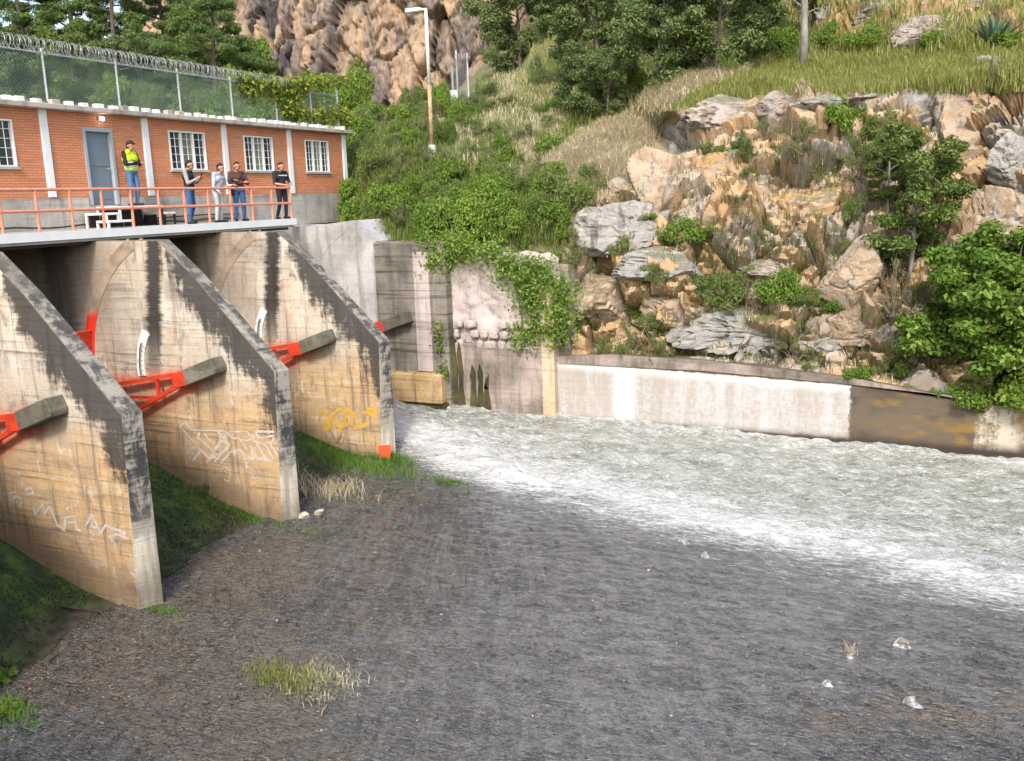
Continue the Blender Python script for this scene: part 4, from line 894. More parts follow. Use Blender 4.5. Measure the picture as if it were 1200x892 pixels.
# far cliff behind the lamp post
fx = np.arange(150, 720, 2.0); fy = np.arange(175, -75, -2.5); XX, YY = np.meshgrid(fx, fy, indexing='ij')
UU = 78+np.interp(XX, [150, 270, 400, 590, 720], [10, 2, 0, 3, 9])-(YY-60)*.035
D = ((XX-600)/F_PX)[..., None]*R_-((YY-446)/F_PX)[..., None]*U_+W_; P = CAM+D*((UU-CAM[1])/D[..., 1])[..., None]; Pc = P.reshape(-1, 3)
o1, t1_, e1, c1 = facets(Pc, .9, 150, 5, (1, 1, .07)); o2, t2_, e2, c2 = facets(Pc, .4, 1000, 6, (1, 1, .16))
dsp = (o1-.5)*2.8+np.clip(t1_*.3, -1.2, 1.2)-1.2*(1-sm(e1, 0, .35))+(o2-.5)*.9+np.clip(t2_*.25, -.5, .5)-.45*(1-sm(e2, 0, .15))+(fbm(Pc*np.array([1.1, 1.1, .16]), 4, 77)-.5)*1.3+(fbm(Pc*1.5, 3, 78)-.5)*.4
Pc = Pc+np.array([.25, -1, .1])*dsp[:, None]
A2, B2 = XX.shape; idx = np.arange(A2*B2).reshape(A2, B2); F2 = np.stack([idx[:-1, :-1], idx[1:, :-1], idx[1:, 1:], idx[:-1, 1:]], -1).reshape(-1, 4)
struct(link('cliff', np_mesh('cliff', Pc, F2, M['far_cliff'], False, dict(rock=np.ones(len(Pc)), tint=c1, dry=np.zeros(len(Pc))))))
# far ground that carries the hills
bm = bmesh.new(); box(bm, -300, 300, 28, 500, -14, -9.2); struct(part('terrain', bm, M['floor']))

# ------------------------------------------------------------------ boulders bedded in the cliff
def rock_colour(name, a, b, c):
    k = Mat(name, .92, .15); P = k.pos(); med = k.noise(scale=1.3, detail=8, rough=.72, dist=.7); fine = k.noise(scale=7, detail=7, rough=.75)
    cc = k.ramp(med, [(.32, a), (.5, b), (.68, c)])
    cc = k.mix(k.ma('MULTIPLY', k.ss(k.noise(scale=2.0, detail=8, rough=.75, dist=1.), .50, .62), .8), cc, k.mix(fine, (.22, .215, .205), (.40, .39, .375)))
    cc = k.mix(k.ma('MULTIPLY', k.ss(k.noise(k.mapv(P, (1.7, 1.7, .35)), 1.6, 7, .72), .53, .68), .8), cc, (.075, .062, .055))
    cc = k.mix(k.ma('MULTIPLY', k.ss(k.noise(k.mapv(P, (.5, .5, 3.0)), 1.5, 6, .7), .58, .68), .6), cc, (.09, .075, .062))
    nz = k.sep(k.geo('Normal'))[2]; cc = k.mix(k.ma('MULTIPLY', k.ss(k.ma('ADD', nz, k.ma('MULTIPLY', k.ma('SUBTRACT', fine, .5), .9)), .66, .9), .7), cc, (.13, .125, .06))
    k.col(cc); k.bump(k.ma('ADD', k.ma('MULTIPLY', med, 1.2), k.ma('MULTIPLY', fine, .6)), .9, .08); return k.m
RM = {'o': rock_colour('orange_rock', (.33, .20, .095), (.42, .27, .13), (.45, .36, .27)), 'g': rock_colour('grey_rock', (.20, .19, .18), (.30, .285, .27), (.37, .325, .285)),
      'p': rock_colour('pink_rock', (.24, .20, .185), (.35, .285, .255), (.42, .36, .32)), 't': rock_colour('tan_rock', (.28, .20, .135), (.37, .275, .185), (.42, .35, .28))}
def boulder_mesh(seed, m, sharp=14):
    r = np.random.default_rng(seed); bm = bmesh.new(); bmesh.ops.create_icosphere(bm, subdivisions=5, radius=1.)
    V_ = np.array([v_.co[:] for v_ in bm.verts]); N_ = r.normal(0, 1, (sharp+7, 3)); N_ /= np.linalg.norm(N_, axis=1)[:, None]; h = r.uniform(.5, .95, len(N_))
    d = V_@N_.T; rad = np.min(np.where(d > .05, h/np.maximum(d, .05), 9), axis=1); rad = np.minimum(rad, 1.25)
    V_ = V_*rad[:, None]
    n = (fbm(V_*3.6+seed, 6, seed, .62)-.5)*.62+(fbm(V_*1.2+seed*2, 2, seed+3)-.5)*.15; cr = np.abs(fbm(V_*1.3+seed*3.3, 4, seed+5)-.5); st = np.abs(fbm(V_*np.array([.8, .8, 3.2])+seed*1.7, 3, seed+9)-.5); V_ = V_*(1+n*.26-.13*(1-sm(cr, 0, .035))-.07*(1-sm(st, 0, .03)))[:, None]
    for v_, c in zip(bm.verts, V_): v_.co = c
    me = bpy.data.meshes.new('boulder'); bm.to_mesh(me); bm.free(); me.materials.append(m)
    return me
BL = [(845, 143, 118, 50, 'p', 'pale pinkish boulder at the lip of the grassy ledge', 0), (906, 122, 36, 30, 'p', 'small dark pink boulder beside the pale one at the ledge lip', 0), (940, 124, 34, 16, 'g', 'low grey rock on the ledge lip', 0),
      (838, 210, 90, 78, 'o', 'big rounded orange boulder below the pale ledge boulder', 0), (772, 224, 62, 70, 't', 'leaning grey and tan slab left of the big orange boulder', .5), (728, 224, 44, 36, 't', 'small tan rock at the foot of the dry grass strip', .2),
      (940, 264, 100, 86, 'o', 'ochre boulder with a split face in the middle of the cliff', 0), (738, 274, 95, 60, 'g', 'grey lichen covered ledge rock beside the weeds', -.1), (768, 318, 120, 44, 'g', 'low grey slab above the tan overhang', .1),
      (705, 358, 80, 80, 't', 'broad tan rock face next to the cream pilaster', 0), (795, 372, 90, 62, 't', 'tan overhanging rock above the whitewashed wall', 0), (1072, 132, 70, 60, 'g', 'dark grey streaked boulder at the ledge lip behind the cliff tree', 0),
      (1140, 178, 84, 116, 't', 'tall ochre rock pillar to the right of the cliff tree', 0), (1188, 190, 50, 60, 'g', 'grey rock beside the ochre pillar', 0), (1172, 265, 84, 90, 't', 'tan jointed rock block above the large bush', 0), (1205, 235, 60, 60, 'g', 'grey ledge rock next to the tan jointed block', 0),
      (1000, 332, 70, 66, 't', 'cracked tan rock beneath the ochre boulder', 0), (880, 392, 140, 60, 'g', 'broad grey rock just above the channel wall', 0), (1012, 388, 80, 56, 't', 'tan layered rock above the dark channel wall', 0), (955, 405, 70, 50, 'g', 'grey rock between two layered rocks above the wall', 0),
      (1148, 75, 46, 18, 'p', 'flat pale rock lying in the grass near the agave', 0), (995, 79, 44, 12, 'g', 'flat grey rock in the ledge grass', 0), (1040, 290, 60, 60, 'g', 'grey rock behind the cliff tree trunk', 0), (890, 320, 60, 30, 'p', 'pinkish rock half hidden by weeds', 0), (1070, 400, 70, 60, 'g', 'grey rock beside the large bush', 0),
      (1090, 45, 90, 45, 'p', 'dark crag under the agave', 0), (1010, 20, 120, 50, 'g', 'grey crag above the ledge grass', 0), (1140, 10, 100, 50, 'p', 'pinkish crag behind the agave', 0), (960, 120, 60, 20, 'g', 'grey lip rock half under the grass', 0), (1010, 118, 50, 18, 'p', 'pinkish lip rock half under the grass', 0)]
for i, (x, y, w, h, c, lab, rot) in enumerate(BL):
    g, n = ground_at(x, y)
    if g is None: continue
    s = 1/depth_px(g); me = boulder_mesh(100+i, RM[c]); o = link('boulder', me); o.location = g+np.array([-.1, .9, .1])*(.30*w*s)
    o.scale = (w*s*.66, w*s*.5, h*s*.68); o.rotation_euler = (0, rot, TH*.8); tag(o, lab, 'boulder')

# ------------------------------------------------------------------ plants
def leaf_geo(C, N, size, r, aspect=.55, fold=.25):
    """C centres, N normals -> folded rhombic leaves (two triangles as one bent quad)"""
    n = len(C); t = r.normal(0, 1, (n, 3)); t -= N*np.einsum('ij,ij->i', t, N)[:, None]; t /= np.linalg.norm(t, axis=1)[:, None]+1e-9
    b = np.cross(N, t); s = size*r.uniform(.6, 1.3, n)[:, None] if np.isscalar(size) else size[:, None]
    p0 = C-t*s*.5; p2 = C+t*s*.5-N*s*fold; p1 = C+b*s*aspect*.5+N*s*fold*.4; p3 = C-b*s*aspect*.5+N*s*fold*.4
    V_ = np.stack([p0, p1, p2, p3], 1).reshape(-1, 3); F_ = np.arange(4*n).reshape(-1, 4); return V_, F_
def unit(a): return a/(np.linalg.norm(a, axis=1)[:, None]+1e-9)
def clump_points(r, n, clumps, spread, shell=.5, flat=1.):
    """leaf centres in a unit-sized crown made of clumps"""
    k = len(clumps); which = r.integers(0, k, n); c = clumps[which]; d = unit(r.normal(0, 1, (n, 3))); rad = spread[which]*(shell+(1-shell)*r.random(n))**.7
    off = d*rad[:, None]; off[:, 2] *= flat
    return c+off, unit(d*.7+r.normal(0, .5, (n, 3))+np.array([0, 0, .45]))
def shrub_mesh(seed, mat, n=2600, k=14, leaf=.085, twigs=True, form='round', aspect=.55):
    """shrub of unit half-width and unit height standing on z = 0"""
    r = np.random.default_rng(seed)
    if form == 'round': cl = unit(r.normal(0, 1, (k, 3)))*(r.random((k, 1))**.4)*np.array([.72, .72, .42])+np.array([0, 0, .48]); sp = r.uniform(.20, .36, k)
    elif form == 'weedy': a = r.uniform(0, 6.28, k); q = r.random(k); cl = np.stack([np.cos(a)*q*.8, np.sin(a)*q*.8, .15+.75*r.random(k)*(1-.5*q)], 1); sp = r.uniform(.10, .24, k)
    else: a = r.uniform(0, 6.28, k); q = r.random(k)**.5; cl = np.stack([np.cos(a)*q*.85, np.sin(a)*q*.85, .12+.3*r.random(k)], 1); sp = r.uniform(.15, .3, k)
    C, N = clump_points(r, n, cl, sp, .35, .8); C[:, 2] = np.maximum(C[:, 2], -.05)
    V_, F_ = leaf_geo(C, N, leaf, r, aspect); F_ = F_.tolist(); mi = [0]*len(F_)
    bm = bmesh.new()
    if twigs:
        for c, s in zip(cl, sp):
            b = (r.normal(0, .06), r.normal(0, .06), -.1); m = (np.array(b)+c)/2+r.normal(0, .05, 3); tube(bm, [b, m, c], [.022, .014, .006], 4, False)
            for _ in range(3): e = c+unit(r.normal(0, 1, (1, 3)))[0]*s*.9; tube(bm, [c*.8+m*.2, e], [.008, .004], 3, False)
    base = len(V_); tv = [v_.co[:] for v_ in bm.verts]; tf = [[base+v_.index for v_ in f_.verts] for f_ in (bm.verts.index_update() or bm.faces)]
    bm.free(); me = bpy.data.meshes.new('shrub'); me.from_pydata([tuple(p) for p in V_]+tv, [], F_+tf); me.materials.append(mat); me.materials.append(M['twig'])
    me.polygons.foreach_set('material_index', [0]*len(F_)+[1]*len(tf)); me.update(); return me
SH = {
 'bright': [shrub_mesh(i, M['leaf_bright'], 2800, 15, .10, True, 'round', .6) for i in (1, 2, 3)],
 'mid': [shrub_mesh(10+i, M['leaf_mid'], 2800, 16, .085, True, 'round', .5) for i in (1, 2, 3)],
 'dark': [shrub_mesh(20+i, M['leaf_dark'], 3400, 18, .08, True, 'round', .55) for i in (1, 2, 3)],
 'olive': [shrub_mesh(30+i, M['leaf_olive'], 1900, 18, .085, True, 'weedy', .3) for i in (1, 2, 3)],
 'weed': [shrub_mesh(40+i, M['leaf_mid'], 1900, 20, .09, True, 'weedy', .35) for i in (1, 2)],
 'low': [shrub_mesh(50+i, M['leaf_bright'], 1800, 16, .10, True, 'low', .6) for i in (1, 2)],
 'twiggy': [shrub_mesh(60+i, M['leaf_olive'], 380, 26, .07, True, 'weedy', .3) for i in (1, 2)],
 'vine': [shrub_mesh(70+i, M['leaf_vine'], 2200, 15, .12, True, 'round', .65) for i in (1, 2)],
}
pr = np.random.default_rng(99)
GROUP_OF = {}
MARKS = [(508, 150, 'beside the lamp post'), (415, 230, 'behind the corner of the brick building'), (440, 275, 'on the edge of the abutment wall'), (545, 110, 'below the short fence end'), (560, 275, 'above the plastered wall'), (640, 235, 'next to the tan cliff rocks'), (600, 170, 'among the pale slope grass'), (470, 200, 'in the middle of the dense scrub'), (455, 140, 'under the creeper hedge'),
         (20, 120, 'behind the fence panels left of the door'), (100, 120, 'behind the fence above the door'), (180, 130, 'behind the fence above the first window'), (240, 140, 'behind the fence above the men'), (300, 150, 'behind the vine on the fence'), (380, 160, 'behind the end post of the roof fence'), (330, 110, 'at the left foot of the far cliff'), (430, 105, 'at the middle of the far cliff foot'), (560, 90, 'at the right foot of the far cliff'),
         (620, 90, 'under the bluish dark tree'), (700, 150, 'at the edge of the dry grass strip'), (760, 60, 'under the dark trees of the slope'), (850, 60, 'near the slender grey trunk')]
def lab_at(x, y, w, h, look):
    m = min(MARKS, key=lambda q: (q[0]-x)**2+(q[1]-y)**2)[2]; size = 'large' if w > 64 else 'broad' if w > h*1.6 else 'small' if w < 40 else 'rounded'
    return size+' '+look+' '+m
def plant(x, y, w, h, kind, label, group=None, name='shrub', cat='shrub', sink=.06):
    """x, y: foot of the plant in the photo; w, h: its width and height in photo pixels"""
    if label in LOOK.values(): label = lab_at(x, y, w, h, label)
    g, n = ground_at(x, y)
    if g is None: return None
    s = 1/depth_px(g); o = link(name, SH[kind][int(pr.integers(0, len(SH[kind])))]); o.location = g+np.array([0, .05, -sink*h*s]); W = w*s*.5
    o.scale = (W*1.05, W*.9, h*s*1.0); o.rotation_euler = (0, 0, pr.uniform(0, 6.28))
    if group: group = GROUP_OF.setdefault(label, group)
    tag(o, label, cat, group); return o
LOOK = {'mid': 'mid green shrub', 'bright': 'bright green shrub', 'weed': 'weedy plant', 'olive': 'olive green bush', 'dark': 'dark green bush'}
# explicit shrubs on the cliff
for a in [(800, 288, 58, 34, 'bright', 'bright green shrub below the leaning slab on the cliff'), (845, 358, 80, 48, 'mid', 'green shrub sprawling over the middle cliff ledge'), (915, 360, 70, 46, 'bright', 'leafy light green shrub at the right end of the middle ledge'), (880, 340, 60, 40, 'weed', 'weedy tall plant between the two ledge shrubs'),
          (830, 322, 46, 38, 'olive', 'olive weedy bush above the middle ledge'), (978, 376, 34, 34, 'bright', 'small bright shrub beside the cracked tan rock'), (1000, 446, 62, 34, 'low', 'yellow green shrub on top of the dark channel wall'), (1035, 440, 34, 26, 'olive', 'small olive weed on the dark channel wall'), (825, 436, 30, 26, 'low', 'small green tuft on the mossy wall ledge'),
          (735, 424, 60, 50, 'twiggy', 'bare twiggy bush above the whitewashed wall'), (772, 428, 50, 44, 'olive', 'scrubby bush on the wall ledge beside the twiggy one'), (705, 422, 30, 36, 'weed', 'weed standing on the wall top next to the cream pilaster'), (860, 436, 40, 18, 'low', 'low moss plants along the wall ledge'), (945, 440, 26, 22, 'olive', 'small dry weed above the end of the whitewash'), (770, 330, 50, 26, 'mid', 'green weeds on the tan overhang ledge'), (1055, 445, 50, 34, 'mid', 'green shrub on the wall between the yellow green shrub and the large bush'), (690, 380, 40, 36, 'mid', 'green shrub at the foot of the broad tan rock face'), (870, 185, 40, 26, 'mid', 'green shrub beside the top of the big orange boulder'), (1030, 165, 60, 40, 'mid', 'green shrub under the lip left of the dark streaked boulder'),
          (645, 352, 60, 60, 'bright', 'bright creeper draped over the wall around the cream pilaster'), (630, 408, 56, 34, 'bright', 'bright green shrub left of the cream pilaster on the wall'), (662, 408, 40, 34, 'low', 'yellow green shrub right of the cream pilaster'), (605, 405, 30, 22, 'mid', 'small dark green shrub on the masonry stones'), (620, 330, 60, 50, 'weed', 'tall weed on the plastered wall edge'), (672, 320, 60, 60, 'olive', 'olive bush between plaster wall and tan rock face'), (690, 300, 50, 50, 'weed', 'weedy shrub beside the grey ledge rock'),
          (660, 250, 90, 60, 'mid', 'rounded green shrub on the slope left of the leaning slab'), (690, 225, 70, 44, 'weed', 'weedy shrub at the lower end of the dry grass strip'), (755, 205, 50, 22, 'bright', 'small bright shrub under the dry grass strip'), (730, 300, 50, 30, 'weed', 'weed growing in front of the grey ledge rock'),
          (985, 160, 70, 50, 'bright', 'light green shrub just below the ledge lip'), (940, 175, 60, 40, 'olive', 'olive weeds between the boulders under the ledge'), (895, 165, 40, 30, 'olive', 'dry weeds beside the pale ledge boulder'), (1010, 215, 70, 50, 'olive', 'olive bush left of the cliff tree'), (960, 225, 50, 36, 'olive', 'dry weeds above the ochre boulder'), (1000, 260, 40, 36, 'mid', 'green shrub right of the ochre boulder'), (905, 205, 50, 40, 'olive', 'grassy weeds beside the big orange boulder'),
          (870, 262, 60, 34, 'twiggy', 'dead twiggy bush between orange and ochre boulders'), (850, 285, 60, 30, 'twiggy', 'dead brambles under the big orange boulder'), (905, 300, 40, 26, 'olive', 'grassy tuft below the ochre boulder'), (1045, 360, 80, 70, 'twiggy', 'bare grey brushwood at the foot of the cliff tree'), (1075, 420, 70, 60, 'twiggy', 'bare scrub beside the large bush'), (930, 420, 60, 28, 'olive', 'sparse weeds on grey rock above the wall'), (1095, 235, 40, 60, 'mid', 'dark shrub in the cleft beside the ochre pillar'), (1160, 215, 40, 22, 'olive', 'weeds on the ledge of the ochre pillar')]:
    plant(*a)
for x, y, w, h in [(880, 75, 70, 42), (915, 72, 60, 40), (845, 78, 50, 30), (1010, 62, 60, 36), (970, 60, 50, 34), (750, 118, 50, 38), (1090, 62, 50, 26), (1180, 60, 60, 24), (940, 78, 30, 18)]:
    plant(x, y, w, h, 'bright' if w > 40 else 'low', 'light green shrub on the upper edge of the grassy ledge', 'light shrubs along the upper grass')
rs = np.random.default_rng(77)
near_b = lambda x, y: min(BL, key=lambda q: (q[0]-x)**2+(q[1]-y)**2)[5]
for i in range(70):
    x = rs.uniform(660, 1110); y = rs.uniform(150, 425)
    if y < 300-(x-660)*.9: continue
    if any(abs(x-b[0]) < b[2]*.34 and abs(y-b[1]-8) < b[3]*.42 for b in BL): continue
    kd_ = ['olive', 'olive', 'weed', 'mid', 'twiggy', 'low'][int(rs.integers(0, 6))]
    plant(x, y, rs.uniform(26, 52), rs.uniform(16, 34), kd_, {'olive': 'olive weeds', 'weed': 'green weed', 'mid': 'small green bush', 'twiggy': 'bare brambles', 'low': 'bright low plant'}[kd_]+' by the '+' '.join(near_b(x, y).split()[:9]), 'weeds in the cliff cracks')
# dense scrub on the slope above the abutment
rs = np.random.default_rng(31)
kinds = ['mid', 'bright', 'weed', 'olive', 'olive', 'mid', 'bright']
for i in range(120):
    x = rs.uniform(405, 660); y = rs.uniform(128, 278)
    if x > 560 and y < 215 and rs.random() < .6: continue
    sc = 1.0 if y > 200 else .75
    kd_ = kinds[int(rs.integers(0, len(kinds)))]
    plant(x, y, rs.uniform(34, 62)*sc, rs.uniform(24, 44)*sc, kd_, LOOK[kd_], 'scrub above the abutment')
for x, y, w, h in [(415, 146, 40, 22), (440, 143, 46, 24), (470, 148, 46, 26), (495, 155, 40, 26), (520, 138, 26, 46), (535, 144, 30, 30)]: plant(x, y, w, h, 'bright', 'bright creeper covered hedge behind the lamp post', 'creeper hedge behind the lamp post')
for x, y, w, h in [(505, 286, 60, 50), (535, 284, 70, 54), (570, 282, 70, 50), (600, 288, 60, 44), (520, 262, 70, 40), (560, 258, 80, 44), (595, 262, 60, 40), (500, 300, 40, 40)]: plant(x, y, w, h, 'bright', 'bright leafy creeper spilling over the top of the channel wall', 'creeper on the wall top')
# scrub behind the fence and on the far slopes
for i in range(110):
    x = rs.uniform(-60, 420); y = rs.uniform(80, 225)
    kd_ = ['dark', 'mid', 'dark', 'olive', 'bright'][int(rs.integers(0, 5))]
    plant(x, y, rs.uniform(50, 95), rs.uniform(36, 64), kd_, LOOK[kd_], 'bushes behind the roof fence')
for i in range(46):
    x = rs.uniform(560, 860); y = rs.uniform(20, 190)
    if y > 190-(x-560)*.33: continue
    kd_ = ['dark', 'mid', 'olive', 'olive', 'weed'][int(rs.integers(0, 5))]
    plant(x, y, rs.uniform(30, 60), rs.uniform(20, 40), kd_, LOOK[kd_], 'bushes on the upper slope')
for i in range(26):
    x = rs.uniform(300, 600); y = rs.uniform(112, 140)
    plant(x, y, rs.uniform(22, 44), rs.uniform(12, 26), ['olive', 'mid', 'dark'][i % 3], LOOK[['olive', 'mid', 'dark'][i % 3]], 'bushes under the far cliff')

# trees
def limb_tree(seed, height, crown_w, leafm, barkm, n, leaf, base_frac=.3, trunk_r=.12, style='broad', aspect=.5):
    r = np.random.default_rng(seed); root = empty('tree', (0, 0, 0)); bm = bmesh.new()
    lean = r.normal(0, .04, 2)*height; tp = [(lean[0]*t*t, lean[1]*t*t, height*t*.9-.3*(t == 0)) for t in np.linspace(0, 1, 7)]
    tube(bm, tp, [trunk_r*(1-.8*t)+.012 for t in np.linspace(0, 1, 7)], 8)
    tips = []; nl = 15 if style != 'pine' else 20
    for i in range(nl):
        t = base_frac+(1-base_frac)*(i+.5)/nl*.98; b = np.array([np.interp(t, np.linspace(0, 1, 7), [p[q] for p in tp]) for q in range(3)])
        a = i*2.4+r.normal(0, .4); L = crown_w*(1-.45*abs(t-.55)/.45)*r.uniform(.65, 1.05) if style != 'pine' else crown_w*(1.05-.7*(t-base_frac)/(1-base_frac))*r.uniform(.6, 1.1)
        rise = r.uniform(.15, .5)*L if style != 'pine' else r.uniform(-.05, .25)*L
        e = b+np.array([math.cos(a)*L, math.sin(a)*L, rise]); m = (b+e)/2+np.array([0, 0, .12*L])+r.normal(0, .04*L, 3)
        r0 = trunk_r*(1-.75*t)*.55; tube(bm, [b, m, e], [r0, r0*.6, .012], 5, False); tips += [e, m*.4+e*.6]
        for _ in range(3):
            q = m*.5+e*.5+r.normal(0, .26*L, 3); q[2] += .05*L; tube(bm, [m*.6+e*.4, q], [r0*.4, .008], 4, False); tips.append(q)
    top = np.array(tp[-1]); tips += [top+r.normal(0, .15*crown_w, 3) for _ in range(4)]
    part('trunk', bm, barkm, root, off=(0, 0, 0))
    T = np.array(tips); sp = r.uniform(.16, .32, len(T))*crown_w*(.85 if style != 'pine' else .75)
    C, N = clump_points(r, n, T, sp, .25, .7 if style != 'pine' else .5)
    V_, F_ = leaf_geo(C, N, leaf, r, aspect); o = link('crown', np_mesh('crown', V_, F_, leafm), root); return root
def set_tree(root, x, y, hpx, h0, label, group=None, rz=0, name=None, dy=0):
    g, n = ground_at(x, y)
    if g is None: g = on_u(x, y, 60)
    s = hpx/depth_px(g)/h0; root.location = g+np.array([0, dy, -.05]); root.scale = (s, s, s); root.rotation_euler = (0, 0, rz); tag(root, label, 'tree', group)
    if name: root.name = name
    return root
TB = limb_tree(201, 6., 3.0, M['leaf_dark'], M['bark'], 24000, .19, .05, .13); TB2 = limb_tree(202, 6., 3.3, M['leaf_dark'], M['bark'], 24000, .19, .03, .13); TM = limb_tree(203, 6., 2.9, M['leaf_mid'], M['bark'], 20000, .18, .06, .12)
TPN = limb_tree(204, 9., 3.0, M['leaf_pine'], M['bark'], 26000, .28, .16, .2, 'pine', .22); TPN2 = limb_tree(205, 9., 3.3, M['leaf_pine'], M['bark'], 26000, .28, .12, .2, 'pine', .22)
TC = limb_tree(206, 4.4, 1.45, M['leaf_mid'], M['bark_grey'], 17000, .11, .16, .06, 'broad', .5)
set_tree(TB, 772, 112, 140, 6, 'broad dark green tree above the dry grass strip')
set_tree(dup(TB2), 840, 90, 140, 6, 'dark spreading tree at the top of the dry grass strip', None, 1.2)
set_tree(dup(TB), 700, 100, 130, 6, 'dark tree left of the broad one on the slope', None, 2.2)
set_tree(dup(TB2), 712, 146, 76, 6, 'low dark tree overhanging the dry grass slope', None, .4)
set_tree(dup(TB), 890, 42, 120, 6, 'dark tree behind the slender grey trunk', None, 4.)
set_tree(dup(TM), 960, 22, 90, 6, 'mid green tree above the grey crag', None, 1.)
set_tree(dup(TB2), 610, 78, 110, 6, 'bluish dark tree beside the far cliff', None, 3.)
set_tree(dup(TB), 660, 40, 100, 6, 'dark tree at the top of the slope beside the far cliff', None, 5.)
set_tree(TB2, 800, 20, 90, 6, 'dark tree crowning the upper slope', None, 3.6)
set_tree(dup(TB), 745, 60, 120, 6, 'dark tree high on the slope above the broad one', None, 2.9)
set_tree(dup(TB2), 685, 140, 80, 6, 'low dark bushy tree left of the dry grass', None, 1.9)
set_tree(dup(TPN2), 95, 100, 170, 9, 'pine between the dark pine and the tall pine', None, 3., 'pine_tree')
set_tree(TPN, 140, 112, 175, 9, 'tall pine behind the middle of the roof fence', name='pine_tree')
set_tree(TPN2, 255, 122, 150, 9, 'bright pine standing beside the far cliff', name='pine_tree')
set_tree(dup(TPN2), 40, 110, 180, 9, 'dark pine at the left end of the roof fence', None, 2., 'pine_tree')
set_tree(dup(TPN), 200, 105, 170, 9, 'pine between the tall pine and the bright pine', None, 4., 'pine_tree')
set_tree(dup(TPN), -30, 110, 170, 9, 'pine partly beyond the left edge of the roof fence', None, 1., 'pine_tree')
set_tree(dup(TM), 90, 130, 90, 6, 'leafy tree behind the fence above the door', None, 2.)
set_tree(TM, 290, 126, 70, 6, 'leafy tree behind the vine covered fence end', None, .5)
set_tree(dup(TB), 20, 130, 90, 6, 'dark leafy tree behind the left fence panels', None, 1.5)
set_tree(dup(TB2), 170, 128, 80, 6, 'dark leafy tree behind the middle fence panels', None, .5)
set_tree(dup(TM), 230, 110, 90, 6, 'leafy tree in front of the bright pine', None, 3.5)
set_tree(TC, 1066, 342, 190, 4.4, 'slender green tree rooted halfway up the cliff')
set_tree(dup(TC), 1040, 250, 100, 4.4, 'smaller blue green tree beside the slender cliff tree', None, 2.)
# big bush at the right end of the wall
BB = limb_tree(207, 3.2, 1.7, M['leaf_bright'], M['bark_grey'], 20000, .13, .05, .05, 'broad', .6)
set_tree(BB, 1142, 470, 180, 3.2, 'large bushy tree hanging over the right end of the channel wall', dy=.3)
set_tree(dup(BB), 1180, 420, 150, 3.2, 'bushy tree behind the large one on the cliff', None, 2.)
set_tree(dup(BB), 1215, 480, 160, 3.2, 'bushy tree beyond the right end of the large bush', None, 4.)
for a in [(1130, 486, 80, 50, 'bright', 'bright leafy shrub at the foot of the large bushy tree'), (1178, 492, 90, 60, 'bright', 'bright leafy shrub hanging low over the pale wall patch'), (1105, 470, 40, 30, 'low', 'small yellow green shrub on the wall beside the large bush')]: plant(*a)
# slender trunk on the ledge (its crown is above the picture)
root = empty('tree', (0, 0, 0)); g, n = ground_at(941, 78); s = 1/depth_px(g); root.location = g; tag(root, 'slender grey tree trunk rising from the ledge grass', 'tree')
bm = bmesh.new(); tube(bm, [(0, 0, -.2), (.02, 0, 1.2), (-.03, .02, 2.6), (.05, 0, 4.2), (.3, .1, 5.6)], [.16, .14, .13, .11, .05], 10); tube(bm, [(-.02, 0, 2.1), (-.5, -.1, 2.5), (-.75, -.1, 2.9)], [.05, .035, .02], 6); tube(bm, [(0, 0, 1.9), (.5, .1, 2.1)], [.04, .015], 5); tube(bm, [(.05, 0, 4.2), (-.6, .2, 5.3)], [.08, .03], 6)
part('trunk', bm, M['bark_grey'], root, off=(0, 0, 0), smooth=True)
r = np.random.default_rng(5); T = np.array([(.3, .1, 5.8), (-.7, .2, 5.5), (0, 0, 6.4), (.9, .4, 6.0), (-.3, -.5, 6.1), (.5, -.6, 6.7)]); C, N = clump_points(r, 5000, T, np.full(6, .75), .3); V_, F_ = leaf_geo(C, N, .13, r); link('crown', np_mesh('crown', V_, F_, M['leaf_mid']), root)
# agave
root = empty('agave', (0, 0, 0)); g, n = ground_at(1162, 56); s = 1/depth_px(g); root.location = g; tag(root, 'blue green agave with stiff pointed leaves on the ledge', 'agave')
r = np.random.default_rng(8)
for i in range(34):
    a = i*2.4; el = math.radians(8+70*(i/34)); L = (1.25-.25*i/34)*36*s; w = .075*36*s*1.3; bm = bmesh.new()
    d = Vector((math.cos(a)*math.cos(el), math.sin(a)*math.cos(el), math.sin(el))); sd_ = Vector((-math.sin(a), math.cos(a), 0)); upv = sd_.cross(d)*-1
    prev = None
    for t in (0, .25, .55, .82, 1.):
        ww = w*(.75+.9*t-1.65*t*t) if t < 1 else .004; c = d*(L*t)+upv*(.05*L*t*t); cur = [bm.verts.new(c-sd_*ww+upv*ww*.5), bm.verts.new(c-upv*ww*.15), bm.verts.new(c+sd_*ww+upv*ww*.5)]
        if prev: bm.faces.new((prev[0], cur[0], cur[1], prev[1])); bm.faces.new((prev[1], cur[1], cur[2], prev[2]))
        prev = cur
    part('leaf', bm, M['agave'], root, off=(0, 0, 0), smooth=True)

